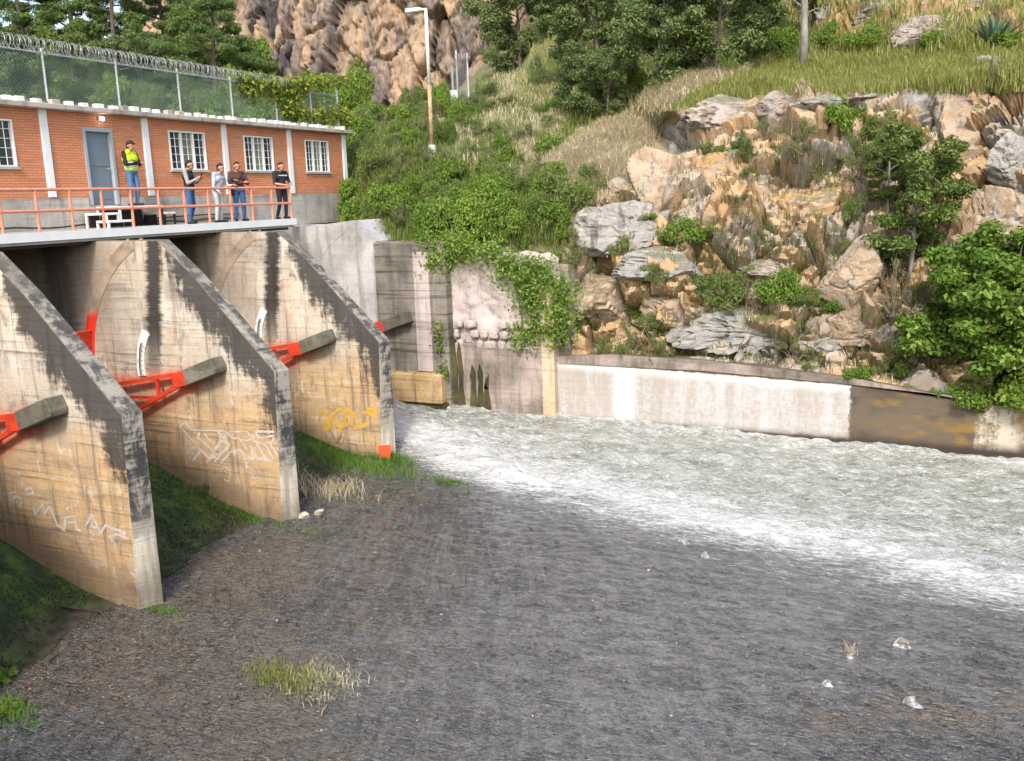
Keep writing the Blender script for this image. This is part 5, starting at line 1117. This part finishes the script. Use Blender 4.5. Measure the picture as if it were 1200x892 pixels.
# vines over the fence end
def leaf_sheet(name, pts, spread, n, leaf, m, label, cat, seed, aspect=.65, stems=True):
    r = np.random.default_rng(seed); pts = np.array(pts); w = r.integers(0, len(pts), n); C = pts[w]+r.normal(0, 1, (n, 3))*np.array(spread); N = unit(r.normal(0, .6, (n, 3))+np.array([.5, -.5, .4]))
    base = pts.mean(0); V_, F_ = leaf_geo(C-base, N, leaf, r, aspect); root = empty(name, base); tag(root, label, cat)
    link('leaves', np_mesh('leaves', V_, F_, m), root)
    if stems:
        bm = bmesh.new()
        for q in range(0, len(pts)-1, 2): tube(bm, [pts[q]-base, (pts[q]+pts[q+1])/2-base+r.normal(0, .05, 3), pts[q+1]-base], .012, 4, False)
        part('stems', bm, M['twig'], root, off=(0, 0, 0))
    return root
vp = [on_v(x, y, FX+.05) for x, y in [(283, 92), (292, 98), (300, 95), (310, 100), (318, 98), (325, 104), (332, 103), (340, 98), (350, 97), (360, 99), (370, 96), (380, 97), (392, 95), (402, 94), (322, 112), (330, 118), (335, 126), (340, 112), (345, 120), (350, 108), (338, 132), (355, 104), (345, 138), (352, 132), (375, 134), (365, 136), (390, 132), (400, 130), (383, 140), (402, 140), (286, 104), (296, 108)]]
leaf_sheet('vine', vp, (.12, .22, .13), 3000, .15, M['leaf_vine'], 'yellow green vine hanging over the far end of the roof fence', 'vine', 4)
# creepers on the wall face
cp = [np.array([x, 25.4-.1*abs(math.sin(x*3)), z_]) for x, z_ in [(4.4, -1.0), (4.5, -1.3), (4.6, -1.6), (4.8, -1.1), (5.0, -1.4), (5.2, -1.0), (5.5, -1.1), (5.8, -1.0), (6.2, -1.2), (6.6, -1.1), (7.0, -1.4), (6.9, -1.8), (7.3, -1.6), (4.3, -.8), (5.0, -.9)]]
leaf_sheet('creeper', cp, (.24, .16, .22), 2800, .11, M['leaf_bright'], 'green creeper hanging down the face of the plastered wall', 'creeper', 6)
cp = [np.array([x, 25.42, z_]) for x, z_ in [(7.6, -2.0), (7.8, -1.6), (8.1, -1.7), (8.3, -2.1), (8.7, -2.2), (8.9, -2.6), (8.6, -2.9), (8.8, -3.2), (8.0, -2.4), (7.6, -2.7), (7.9, -3.0), (8.2, -3.5), (7.7, -3.7), (8.6, -3.7), (7.4, -3.8), (7.5, -2.3)]]
leaf_sheet('creeper', cp, (.26, .16, .24), 3400, .11, M['leaf_bright'], 'green creeper growing around the top of the cream pilaster', 'creeper', 7)
cp = [np.array([4.62, 25.15, z_]) for z_ in (-3.6, -3.9, -4.2)]+[np.array([4.75, 25.1, z_]) for z_ in (-4.9, -5.05)]
leaf_sheet('fern', cp, (.10, .05, .12), 260, .10, M['leaf_mid'], 'small fern growing from the damp corner of the dark wall', 'fern', 9)

# grass
def blades(name, pts, hgt, wid, m, label, cat, seed, lean=.35):
    r = np.random.default_rng(seed); n = len(pts); a = r.uniform(0, 6.28, n); d = np.stack([np.cos(a), np.sin(a), np.zeros(n)], 1); side = np.stack([-np.sin(a), np.cos(a), np.zeros(n)], 1)
    H = hgt*r.uniform(.5, 1.25, n)[:, None]; le = lean*r.uniform(.2, 1.5, n)[:, None]; w = wid*r.uniform(.6, 1.3, n)[:, None]; z_ = np.array([0, 0, 1.])
    b0 = pts-side*w; b1 = pts+side*w; m_ = pts+z_*H*.6+d*H*le*.35; t = pts+z_*H*.95+d*H*le
    V_ = np.stack([b0, b1, m_+side*w*.8, m_-side*w*.8, t+side*w*.2, t-side*w*.2], 1).reshape(-1, 3); i0 = np.arange(n)[:, None]*6; F_ = np.concatenate([i0+np.array([[0, 1, 2, 3]]), i0+np.array([[3, 2, 4, 5]])])
    o = struct(link(name, np_mesh(name, V_, F_, m)), 'stuff'); o['label'] = label; o['category'] = cat; return o
def scatter(poly, n, seed, clump=5, rad=.12, rockmax=.45):
    """random spots inside a photo polygon, dropped on the hillside, several blades to a tuft"""
    r = np.random.default_rng(seed); poly = np.array(poly, float); lo = poly.min(0); hi = poly.max(0); out = []; tries = 0
    while len(out) < n and tries < n*6:
        tries += 1; x, y = lo+(hi-lo)*r.random(2); ins = False; q = len(poly)-1
        for p in range(len(poly)):
            if (poly[p, 1] > y) != (poly[q, 1] > y) and x < (poly[q, 0]-poly[p, 0])*(y-poly[p, 1])/(poly[q, 1]-poly[p, 1])+poly[p, 0]: ins = not ins
            q = p
        if not ins: continue
        g, nn_ = ground_at(x, y)
        if g is None or abs(nn_[2]) < .25: continue
        out.append(g)
    out = np.repeat(np.array(out), clump, 0); out[:, :2] += r.normal(0, rad, (len(out), 2)); out[:, 2] -= .04; return out
ledge = [(700, 190), (790, 130), (900, 112), (1210, 108), (1210, 50), (960, 70), (860, 72), (800, 85), (730, 130), (640, 185), (600, 220), (640, 225)]
drystrip = [(610, 215), (690, 160), (770, 105), (830, 82), (880, 84), (850, 98), (800, 118), (760, 165), (740, 195), (705, 240), (650, 235)]
blades('green_grass', scatter(ledge, 7500, 1, 9, .15), .32, .012, M['grass'], 'yellow green grass covering the ledge above the cliff', 'grass', 2, .45)
blades('dry_grass', scatter(drystrip, 6500, 3, 10, .16), .40, .014, M['dry'], 'pale dry grass strip running down from the ledge', 'grass', 4, .7)
blades('slope_grass', scatter([(410, 280), (410, 150), (520, 150), (560, 90), (760, 60), (640, 190), (650, 290), (560, 285)], 6500, 5, 7, .16), .42, .012, M['meadow'], 'rough green grass between the shrubs of the slope', 'grass', 6, .5)
blades('pale_slope_grass', scatter([(530, 190), (540, 120), (600, 80), (680, 110), (640, 190), (600, 215)], 2600, 7, 8, .16), .40, .012, M['dry'], 'pale dry grass on the slope behind the lamp post', 'grass', 8, .6)
blades('cliff_grass', scatter([(640, 430), (660, 280), (760, 180), (1100, 120), (1120, 470), (900, 438)], 1500, 9, 8, .13, 1), .22, .011, M['fresh2'], 'grass tufts growing from cracks in the rock face', 'grass', 10, .6)
blades('dry_cliff_grass', scatter([(640, 430), (660, 280), (760, 180), (1100, 120), (1120, 470), (900, 438)], 140, 19, 8, .13, 1), .26, .010, M['dry'], 'dry straw tufts growing from cracks in the rock face', 'grass', 13, .7)
blades('upper_grass', scatter([(600, 130), (640, 20), (900, 0), (1200, 0), (1200, 60), (860, 75), (700, 150)], 3500, 11, 6, .25), .45, .02, M['grass'], 'rough grass on the upper slope beneath the trees', 'grass', 12, .5)
def tuft(name, x, y, rx, ry, n, h, m, label, seed, cat='grass', lean=.5, wid=.006):
    r = np.random.default_rng(seed); c = on_floor(x, y); s = 1/depth_px(c); P_ = np.stack([c[0]+r.normal(0, rx*s*.5, n), c[1]+r.normal(0, ry*s*.5, n), np.zeros(n)], 1); P_[:, 2] = floor_z(P_[:, 0], P_[:, 1])-.01
    o = blades(name, P_, h, wid, m, label, cat, seed+1, lean); return o
tuft('grass_island', 338, 796, 56, 24, 2000, .12, M['grass'], 'grassy clump growing on the wet apron', 21, lean=.7)
tuft('grass_island_fringe', 375, 800, 50, 40, 500, .13, M['dry'], 'dry fringe of the grassy clump on the wet apron', 22, lean=.8)
tuft('foot_grass', 430, 548, 70, 22, 1800, .17, M['fresh'], 'bright grass at the foot of the pier with yellow graffiti', 23)
tuft('foot_grass', 455, 540, 34, 16, 900, .22, M['fresh'], 'bright grass around the nose of the pier with yellow graffiti', 24)
tuft('foot_moss', 290, 606, 110, 12, 1500, .06, M['fresh'], 'bright green moss along the foot of the pier with large white graffiti', 25, lean=.9)
tuft('foot_moss', 240, 590, 60, 20, 600, .08, M['meadow'], 'moss and weeds on the slope beside the pier with large white graffiti', 26, lean=.9)
tuft('foot_moss', 180, 713, 34, 8, 900, .06, M['fresh'], 'bright moss at the nose of the pier with scribbled graffiti', 27, lean=.9)
tuft('foot_moss', 390, 530, 70, 30, 2400, .05, M['fresh'], 'bright green moss sheet in the bay beside the pier with yellow graffiti', 28, lean=1.)
mr = np.random.default_rng(71); q = np.stack([mr.uniform(-.5, 4.6, 26000), mr.uniform(8.1, 21.2, 26000)], 1); pk = fbm(np.stack([q[:, 0], q[:, 1], q[:, 0]*0], 1)*1.1, 4, 91); q = q[pk > .50]
q = q[np.all([np.abs(q[:, 1]-(uu-PW/2)) > PW/2+.02 for uu in PIER_U], axis=0)]; q = np.concatenate([q, floor_z(q[:, 0], q[:, 1])[:, None]-.03], 1)
blades('bay_moss', q, .05, .012, M['moss_blade'], 'dark green moss covering the sloping bay floors between the piers', 'moss', 72, .9)
tuft('dry_clump', 385, 578, 50, 24, 420, .35, M['dry'], 'dry arching grass clump between two piers', 29, lean=1.1)
tuft('water_weed', 527, 566, 26, 8, 500, .10, M['fresh'], 'small green weed patch in the edge of the rushing water', 30, lean=.9)
tuft('corner_grass', 4, 835, 40, 20, 900, .14, M['fresh'], 'green grass clump on the apron by the near wall', 33, lean=.7)
tuft('corner_grass', 40, 850, 10, 6, 160, .06, M['fresh'], 'tiny green tuft beside the grass clump by the near wall', 34, lean=.7)
for x, y, w, kd_, lab in [(2, 800, 44, 'low', 'leafy green plant on the apron by the near wall'), (240, 578, 26, 'weed', 'small weed at the foot of the pier with large white graffiti'), (8, 838, 46, 'low', 'low green plant in the grass clump by the near wall')]:
    c = on_floor(x, y); s = 1/depth_px(c); o = link('plant', SH[kd_][0]); o.location = c; o.scale = (w*s*.5, w*s*.5, w*s*.5); tag(o, lab, 'plant')

# ------------------------------------------------------------------ lamp post and far fence
g, n = ground_at(507, 187); top_ = on_u(499, 11, g[1]); root = empty('lamp_post', g); tag(root, 'tall white lamp post with rusty lower half on the scrub slope', 'lamp post')
H = top_[2]-g[2]; bx_ = top_[0]-g[0]
bm = bmesh.new(); tube(bm, [(g[0], g[1], g[2]-.4), (g[0], g[1], g[2]+.55)], .14, 10); part('footing', bm, M['grey_conc'], root, smooth=True)
bm = bmesh.new(); tube(bm, [(g[0], g[1], g[2]+.5), (g[0]+bx_*.5, g[1], g[2]+H*.5)], [.085, .078], 10); part('lower_pole', bm, M['rust'], root, smooth=True)
bm = bmesh.new(); tube(bm, [(g[0]+bx_*.5, g[1], g[2]+H*.5), (g[0]+bx_, g[1], g[2]+H)], [.074, .06], 10); part('upper_pole', bm, M['lamp_w'], root, smooth=True)
bm = bmesh.new(); tube(bm, [(top_[0]+.04, top_[1], top_[2]), (top_[0]-.25, top_[1], top_[2]+.02)], .045, 8); part('arm', bm, M['lamp_w'], root)
bm = bmesh.new(); box(bm, top_[0]-.85, top_[0]-.2, top_[1]-.14, top_[1]+.14, top_[2]-.06, top_[2]+.09, bev=.03); part('lamp_head', bm, M['lamp_w'], root)
g, n = ground_at(540, 128); s = 1/depth_px(g); root = empty('fence_panel', g); tag(root, 'short chain link fence end with razor wire on the slope behind the lamp post', 'fence')
for dxp, hp in ((-4, 66), (9, 62), (-12, 50)):
    p = (g[0]+dxp*s, g[1]+abs(dxp)*.02, g[2]); bm = bmesh.new(); tube(bm, [(p[0], p[1], p[2]-.6), (p[0], p[1], p[2]+hp*s)], .05, 8); part('post', bm, M['galv'], root)
V_, F_ = chain_link(0, 22*s, -.3, 56*s, 0, .12, .008); V_ = np.stack([V_[:, 1]-12*s, V_[:, 0]+.3*0, V_[:, 2]], 1); o = link('chain_link_panel', np_mesh('chain_link_panel', V_, F_, M['razor']), root); o['kind'] = 'stuff'
bm = bmesh.new(); tube(bm, [(g[0]-4*s+(1.0*i/60)*18*s, g[1]+.16*math.cos(i*.9), g[2]+58*s+.17*math.sin(i*.9)) for i in range(60)], .012, 4, False); part('razor_coil', bm, M['razor'], root)
bm = bmesh.new(); box(bm, g[0]-13*s, g[0]-3*s, g[1]-.05, g[1]+.1, g[2]-.4, g[2]+22*s, bev=.02); part('plate', bm, M['galv'], root)

# ------------------------------------------------------------------ stones, sticks and splashes on the apron
def small_rock(x, y, w, h, label, m, name='stone', sink=.25):
    c = on_floor(x, y); s = 1/depth_px(c); o = link(name, boulder_mesh(int(x*7+y), m, 6)); o.location = c+np.array([0, 0, h*s*.5*(1-2*sink)]); o.scale = (w*s*.52, w*s*.42, h*s*.52); o.rotation_euler = (0, 0, x); tag(o, label, 'stone'); return c, s
small_rock(356, 607, 16, 10, 'pale stone at the nose of the pier with large white graffiti', M['limestone']); small_rock(374, 604, 13, 9, 'smaller pale stone beside the one at the pier nose', M['limestone'])
k = Mat('foam', .6, .3); k.col(k.mix(k.ss(k.noise(scale=9, detail=5, rough=.7), .35, .6), (.12, .12, .115), (.48, .48, .47))); k.bump(k.noise(scale=22, detail=4), .8, .03); M['foam'] = k.m
def splash(x, y, w, h, label, tail=(1, .5)):
    c, s = small_rock(x, y, w*.62, h*.6, label, RM['g'], 'wet_stone', .2)
    r = np.random.default_rng(int(x)); bm = bmesh.new(); n1, n2 = 22, 26; V_ = []; F_ = []
    W, L = w*s*.34, w*s*.85
    for i in range(n1):
        t = i/(n1-1)
        for jn in range(n2):
            q = -1+2*jn/(n2-1); ww = W*(.75+.5*t)*(1-.8*t**2); px_ = -W*.7+L*t; py_ = q*ww
            hh = h*s*.42*math.exp(-((px_)/(W*.75))**2)*(1-q*q)+.015*(1-q*q)*(1-t); V_.append((px_, py_, hh-.012))
    V_ = np.array(V_); V_[:, 2] += (fbm(V_*18+x, 3, 3)-.5)*.09*np.clip(V_[:, 2]*14, 0, 1); V_[:, 1] += (fbm(V_*9+y, 3, 8)-.5)*.08; a_ = math.radians(-18); ca, sa = math.cos(a_), math.sin(a_); V_ = np.stack([V_[:, 0]*ca-V_[:, 1]*sa, V_[:, 0]*sa+V_[:, 1]*ca, V_[:, 2]], 1)
    idx = np.arange(n1*n2).reshape(n1, n2); F_ = np.stack([idx[:-1, :-1], idx[1:, :-1], idx[1:, 1:], idx[:-1, 1:]], -1).reshape(-1, 4)
    o = link('splash', np_mesh('splash', V_, F_, M['foam'], True)); o.location = c; struct(o, 'stuff'); o['label'] = 'white splash around '+label; o['category'] = 'splash'
splash(1055, 757, 26, 20, 'stone breaking the thin water sheet at its widest stretch'); splash(1066, 824, 26, 18, 'stone nearest the tan patch of the apron'); splash(968, 804, 16, 12, 'small stone beside a grass sprig in the water sheet'); splash(996, 772, 12, 12, 'stone with a dry grass sprig in the water sheet'); splash(800, 636, 16, 16, 'stone at the lower edge of the white water'); splash(826, 653, 14, 10, 'small stone just below the one at the white water edge')
tuft('sprig', 996, 768, 6, 3, 40, .2, M['dry'], 'dry grass sprig on a stone in the water sheet', 61)
sr = np.random.default_rng(17)
for i in range(34):
    x = sr.uniform(120, 1150); y = sr.uniform(600, 885)
    if y < 610+(x-300)*.12 or (x < 300 and y < 640): continue
    w = sr.uniform(2, 5.5); small_rock(x, y, w, w*.6, 'small pebble lying on the wet apron', [RM['t'], RM['g'], M['limestone'], RM['p']][i % 4], 'pebble'); 
for o in COL.objects:
    if o.name.startswith('pebble'): o['group'] = 'pebbles on the apron'; o['category'] = 'pebble'
lr = np.random.default_rng(44); LP = []
for cx_, cy_, sx_, sy_, n_ in ((5.9, 14.3, 1.3, 1.8, 450), (7.4, 11.2, 1.9, 1.5, 500), (6.9, 18.6, 1.0, 1.0, 500), (5.0, 10.0, 1.2, 1.2, 500), (19.3, 13.9, 1.2, .8, 250)):
    q = np.stack([lr.normal(cx_, sx_, n_), lr.normal(cy_, sy_, n_)], 1); q = q[q[:, 0] > 4.6]; zq = floor_z(q[:, 0], q[:, 1])+.035; LP.append(np.stack([q[:, 0], q[:, 1], zq], 1))
LP = np.concatenate(LP); V_, F_ = leaf_geo(LP, unit(lr.normal(0, .35, LP.shape)+np.array([0, 0, 1.])), .055, lr, .5); M['litter'] = leaf_mat('leaf_litter', (.035, .026, .018), (.10, .068, .04), (.30, .22, .13), .0, .7)
o = struct(link('leaf_litter', np_mesh('leaf_litter', V_, F_, M['litter'])), 'stuff'); o['label'] = 'dead leaves and litter washed onto the brown part of the apron'; o['category'] = 'leaf litter'
def stick(pts, rad, label, branches=()):
    P_ = []
    for q, (x, y, lift) in enumerate(pts):
        c = on_floor(x, y); c[2] += lift; P_.append(c)
    root = empty('stick', P_[0]); tag(root, label, 'stick'); bm = bmesh.new(); tube(bm, P_, [rad*(1-.6*i/(len(P_)-1)) for i in range(len(P_))], 6); part('stem', bm, M['driftwood'], root)
    for br in branches:
        Q = []
        for x, y, lift in br: c = on_floor(x, y); c[2] += lift; Q.append(c)
        bm = bmesh.new(); tube(bm, Q, [rad*.5]+[rad*.25]*(len(Q)-1), 5); part('twig', bm, M['driftwood'], root)
stick([(70, 712, .02), (95, 718, .05), (118, 722, .08), (140, 742, .02)], .022, 'forked driftwood branch below the pier with scribbled graffiti', [[(105, 720, .06), (98, 738, .02)], [(118, 722, .08), (128, 712, .16)], [(112, 721, .07), (104, 745, .02)]])
stick([(120, 735, .03), (140, 744, .02)], .012, 'short dark stick beside the forked branch'); stick([(186, 732, .02), (196, 722, .12)], .012, 'thin stick at the nose of the pier with scribbled graffiti'); stick([(60, 776, .02), (70, 768, .04)], .03, 'pale broken stick on the brown debris')
stick([(372, 685, .02), (378, 672, .16), (372, 660, .2)], .012, 'small upright twig on the brown apron', [[(376, 676, .12), (386, 668, .15)]]); stick([(410, 733, .02), (424, 735, .03)], .02, 'dark stick lying on the wet apron'); stick([(545, 690, .02), (549, 655, .05)], .010, 'long thin twig in the water sheet'); stick([(330, 545, .03), (395, 560, .10), (410, 570, .04)], .015, 'dry branch between the two graffiti piers', [[(370, 555, .07), (380, 590, .03)]])

# ------------------------------------------------------------------ people
def capsule(bm, a, b, ra, rb):
    a = Vector(a); b = Vector(b); vs = []
    for c, r_ in ((a, ra), (b, rb)):
        t = bmesh.new(); bmesh.ops.create_icosphere(t, subdivisions=2, radius=1.)
        for v_ in t.verts: vs.append(bm.verts.new(c+v_.co*r_))
        t.free()
    bmesh.ops.convex_hull(bm, input=vs)
def make_person(label, loc, face, H, pose, cols, bag=None, cap=False, vest=False, phone=False, badge=False):
    """pose: elbow/hand/knee/foot points in a 1.72 m frame, x to the figure's right, y forward, z up"""
    Q = 1.0; caps = []
    def c(a, b, ra, rb, l): caps.append((a, b, ra, rb, l))
    hp = pose.get('hip', (0, 0, .93)); ch = pose.get('chest', (0, .0, 1.28)); nk = pose.get('neck', (0, .01, 1.47)); hd = pose.get('head', (0, .04, 1.60))
    hp, ch, nk, hd = map(np.array, (hp, ch, nk, hd))
    c(hp+(-.07, 0, 0), hp+(.07, 0, 0), .115, .115, 'shirt' if pose.get('long') else 'pants'); c(hp+(0, 0, .08), ch+(0, 0, -.08), .125, .135, 'shirt'); c(hp+(-.05, .02, .1), hp+(.05, .02, .1), .11, .11, 'shirt')
    c(ch+(-.10, 0, 0), ch+(.10, 0, 0), .125, .125, 'shirt'); c(ch+(-.14, 0, .12), ch+(.14, 0, .12), .075, .075, 'shirt'); c(nk+(0, -.01, -.05), nk+(0, .01, .04), .058, .055, 'skin')
    c(hd+(0, -.012, .025), hd+(0, .012, .02), .088, .086, 'skin'); c(hd+(0, .025, -.055), hd+(0, .03, -.075), .062, .048, 'skin')
    c(hd+(0, .095, -.005), hd+(0, .112, -.022), .010, .014, 'skin'); c(hd+(-.02, .083, -.062), hd+(.02, .083, -.062), .009, .009, 'lip')
    for s in (-1, 1): c(hd+(s*.085, -.005, .01), hd+(s*.088, -.01, -.02), .017, .012, 'skin'); c(hd+(s*.031, .084, .018), hd+(s*.031, .086, .018), .010, .010, 'eye')
    c(hd+(0, -.035, .050), hd+(0, -.004, .070), .089, .082, 'hair'); c(hd+(0, -.05, .0), hd+(0, -.045, -.03), .075, .062, 'hair')
    if cap: c(hd+(0, -.015, .06), hd+(0, .01, .075), .096, .088, 'cap'); c(hd+(-.045, .12, .055), hd+(.045, .12, .055), .014, .014, 'cap'); c(hd+(0, .08, .06), hd+(0, .15, .05), .03, .012, 'cap')
    for s, k_ in ((-1, 'L'), (1, 'R')):
        sh = ch+(s*.185, -.005, .135); el = np.array(pose['el'+k_]); ha = np.array(pose['ha'+k_]); d = (ha-el); L = np.linalg.norm(d); d = d/L
        sl = pose.get('sleeve', 'long'); c(sh, el, .062, .046, 'sleeve'); mid = el+d*L*.25
        c(el, el+d*L*.95, .044, .031, 'sleeve' if sl == 'long' else 'skin')
        c(ha, ha+d*.055, .034, .036, 'skin')
        side = np.cross(d, (0, 0, 1)); side = side/(np.linalg.norm(side)+1e-6); nr = np.cross(side, d); bend = np.array(pose.get('bend', (0, .3, -.6)))
        for fi, o_ in enumerate((-.027, -.009, .009, .027)):
            b0 = ha+d*.075+side*o_; L_ = (.034, .040, .038, .030)[fi]; m_ = b0+(d+bend*.3)*L_; e_ = m_+(d*.6+bend)*L_*.7; c(b0, m_, .0105, .010, 'skin'); c(m_, e_, .010, .008, 'skin')
        t0 = ha+d*.02-side*.03*s; t1 = t0+d*.03-side*.03*s; c(t0, t1, .012, .011, 'skin'); c(t1, t1+d*.028, .011, .009, 'skin')
        hj = hp+(s*.085, 0, -.04); kn = np.array(pose.get('kn'+k_, (s*.10, .025, .49))); an = np.array(pose.get('an'+k_, (s*.11, -.02, .085)))
        c(hj, kn, .092, .063, 'pants'); c(kn, an, .062, .046, 'pants'); fd = np.array(pose.get('foot'+k_, (s*.25, 1., 0))); fd = fd/np.linalg.norm(fd)
        c(an*(1, 1, 0)+(0, 0, .045)-fd*.05, an*(1, 1, 0)+(0, 0, .038)+fd*.16, .046, .036, 'shoe')
    bm = bmesh.new()
    for a, b, ra, rb, l in caps: capsule(bm, a, b, ra, rb)
    me = bpy.data.meshes.new('tmp'); bm.to_mesh(me); bm.free(); ob = bpy.data.objects.new('tmp', me); COL.objects.link(ob)
    md = ob.modifiers.new('r', 'REMESH'); md.mode = 'VOXEL'; md.voxel_size = .0085; sm_ = ob.modifiers.new('s', 'SMOOTH'); sm_.factor = .5; sm_.iterations = 3
    dg = bpy.context.evaluated_depsgraph_get(); me2 = bpy.data.meshes.new_from_object(ob.evaluated_get(dg)); bpy.data.objects.remove(ob); me2.name = 'body'
    n = len(me2.polygons); cen = np.zeros(n*3); me2.polygons.foreach_get('center', cen); cen = cen.reshape(-1, 3)
    labels = ['skin', 'shirt', 'sleeve', 'pants', 'shoe', 'hair', 'cap', 'eye', 'lip']; best = np.full(n, 9.); bi = np.zeros(n, int)
    for a, b, ra, rb, l in caps:
        a = np.array(a, float); b = np.array(b, float); ab = b-a; t = np.clip((cen-a)@ab/(ab@ab+1e-9), 0, 1); d = np.linalg.norm(cen-a-t[:, None]*ab, axis=1)-(ra+(rb-ra)*t)
        if l in ('eye', 'lip', 'cap'): d = d-.004
        w = d < best; best[w] = d[w]; bi[w] = labels.index(l)
    # faces keep skin in front of the hair line
    me2.materials.clear()
    for l in labels: me2.materials.append(cols.get(l, cols['skin']))
    me2.polygons.foreach_set('material_index', bi.astype(np.int32)); me2.polygons.foreach_set('use_smooth', np.ones(n, bool)); me2.update()
    s = H/1.72; root = empty('person', loc, face); root.scale = (s*1.12, s*1.06, s); tag(root, label, 'person'); link('body', me2, root)
    def sub(name, caps2, m):
        bm = bmesh.new()
        for a, b, ra, rb in caps2: capsule(bm, a, b, ra, rb)
        o = part(name, bm, m, root, off=(0, 0, 0), smooth=True); return o
    if vest: sub('safety_vest', [(ch+(-.09, 0, -.02), ch+(.09, 0, -.02), .137, .137), (hp+(0, .0, .12), ch+(0, .0, -.05), .142, .147), (hp+(-.06, .01, .08), hp+(.06, .01, .08), .125, .125), (ch+(-.13, 0, .11), ch+(-.03, .0, .17), .088, .065), (ch+(.13, 0, .11), ch+(.03, .0, .17), .088, .065)], cols['vest'])
    if vest: sub('reflective_stripe', [(hp+(-.05, .012, .16), hp+(.05, .012, .16), .1335+.012, .1335+.012)], cols['stripe']).scale = (1, 1, 1)
    if phone: h = np.array(pose['haR']); bm = bmesh.new(); beam(bm, h+(-.02, .06, .0), h+(-.02, .09, .15), .075, .012, (0, 1, 0)); part('phone', bm, M['black'], root, off=(0, 0, 0))
    if badge:
        bm = bmesh.new(); box(bm, -.13, .13, ch[1]+.118, ch[1]+.136, ch[2]+.03, ch[2]+.065); part('chest_band', bm, cols['stripe'], root, off=(0, 0, 0))
    if bag:
        bm = bmesh.new(); tube(bm, [ch+(-.13, .08, .16), ch+(-.04, .135, .02), ch+(.08, .135, -.14), hp+(.15, .06, .02), hp+(.17, -.08, .02), ch+(.05, -.13, 0), ch+(-.11, -.07, .17), ch+(-.13, .08, .16)], .014, 5, False); st_ = part('strap', bm, M['black'], root, off=(0, 0, 0))
        bm = bmesh.new(); box(bm, hp[0]+.12, hp[0]+.22, hp[1]-.12, hp[1]+.10, hp[2]-.16, hp[2]+.06, bev=.02); part('shoulder_bag', bm, cols['bag'], root, off=(0, 0, 0))
    return root
def cloth(name, c, v=.12): return paint(name, c, .85, v, 7.)
SK = paint('skin', (.40, .22, .145), .55, .06, 6.); HA = cloth('black_hair', (.018, .014, .012)); SHOE = cloth('dark_shoes', (.025, .022, .02)); EYE = cloth('eye', (.02, .015, .012)); LIP = cloth('lip', (.30, .13, .10))
base = dict(skin=SK, hair=HA, shoe=SHOE, eye=EYE, lip=LIP, cap=cloth('dark_cap', (.035, .022, .018)))
JE = cloth('blue_denim', (.075, .16, .30)); JE2 = cloth('deep_blue_denim', (.045, .11, .27)); 
def yaw(dx, dy): return math.atan2(dy, dx)-math.pi/2                   # figure looks along (dx, dy)
crossed = dict(elL=(-.25, .07, 1.10), haL=(.08, .20, 1.19), elR=(.25, .07, 1.10), haR=(-.12, .22, 1.14), bend=(0, .1, -.3))
p = on_v(142, 235, -1.6); make_person('man in a yellow safety vest and cap standing with crossed arms by the door', (-1.72, 19.42, .56), yaw(.95, .1), 1.76, {**crossed, 'head': (.0, .06, 1.60), 'knL': (-.10, .06, .49)}, {**base, 'shirt': cloth('lime_shirt', (.55, .74, .02), .08), 'sleeve': cloth('black_sleeves', (.018, .018, .02)), 'pants': JE, 'vest': cloth('lime_vest', (.55, .74, .02), .08), 'stripe': cloth('silver_stripe', (.6, .62, .6))}, cap=True, vest=True)
p = on_v(226, 262, -.62); make_person('man in a dark vest and jeans looking at his phone behind the railing', (-.62, p[1], 0), yaw(.85, .35), 1.78, {'elL': (-.24, .10, 1.12), 'haL': (-.06, .28, 1.20), 'elR': (.25, .08, 1.10), 'haR': (.08, .30, 1.24), 'head': (0, .075, 1.585), 'sleeve': 'long', 'anL': (-.10, -.10, .085), 'bend': (0, .3, .3)}, {**base, 'shirt': cloth('black_waistcoat', (.022, .018, .022)), 'sleeve': cloth('grey_sleeves', (.33, .30, .31)), 'pants': JE2}, phone=True)
p = on_v(258, 261, -.5); make_person('man in a pale blue shirt and light trousers leaning on the railing', (-.50, p[1], 0), yaw(.9, .2), 1.74, {'chest': (0, .07, 1.25), 'neck': (0, .12, 1.43), 'head': (.01, .175, 1.545), 'elL': (-.24, .20, 1.05), 'haL': (-.16, .40, 1.06), 'elR': (.25, .05, 1.02), 'haR': (.24, .22, .86), 'long': True}, {**base, 'shirt': cloth('pale_blue_shirt', (.42, .47, .52)), 'sleeve': cloth('pale_blue_sleeves', (.42, .47, .52)), 'pants': cloth('pale_trousers', (.55, .57, .58))})
p = on_v(282, 260, -.5); make_person('man in a brown jacket and jeans with folded arms and a shoulder bag', (-.48, p[1], 0), yaw(.85, -.5), 1.75, {**crossed, 'head': (0, .055, 1.60)}, {**base, 'shirt': cloth('brown_jacket', (.075, .035, .03)), 'sleeve': cloth('brown_jacket_sleeves', (.085, .04, .034)), 'pants': JE2, 'bag': cloth('black_bag', (.02, .02, .022))}, bag=True)
p = on_v(331, 257, -.55); make_person('man in a black uniform with a pale chest band at the end of the railing', (-.50, p[1], 0), yaw(.9, -.25), 1.79, {'elL': (-.25, .08, 1.08), 'haL': (-.10, .33, 1.04), 'elR': (.26, .08, 1.08), 'haR': (.10, .34, 1.03), 'sleeve': 'short', 'head': (.01, .085, 1.585), 'anR': (.13, -.10, .085)}, {**base, 'shirt': cloth('black_polo', (.014, .014, .022)), 'sleeve': cloth('black_polo_sleeves', (.014, .014, .022)), 'pants': cloth('black_trousers', (.016, .015, .02)), 'stripe': cloth('pale_lettering', (.5, .55, .62))}, badge=True)
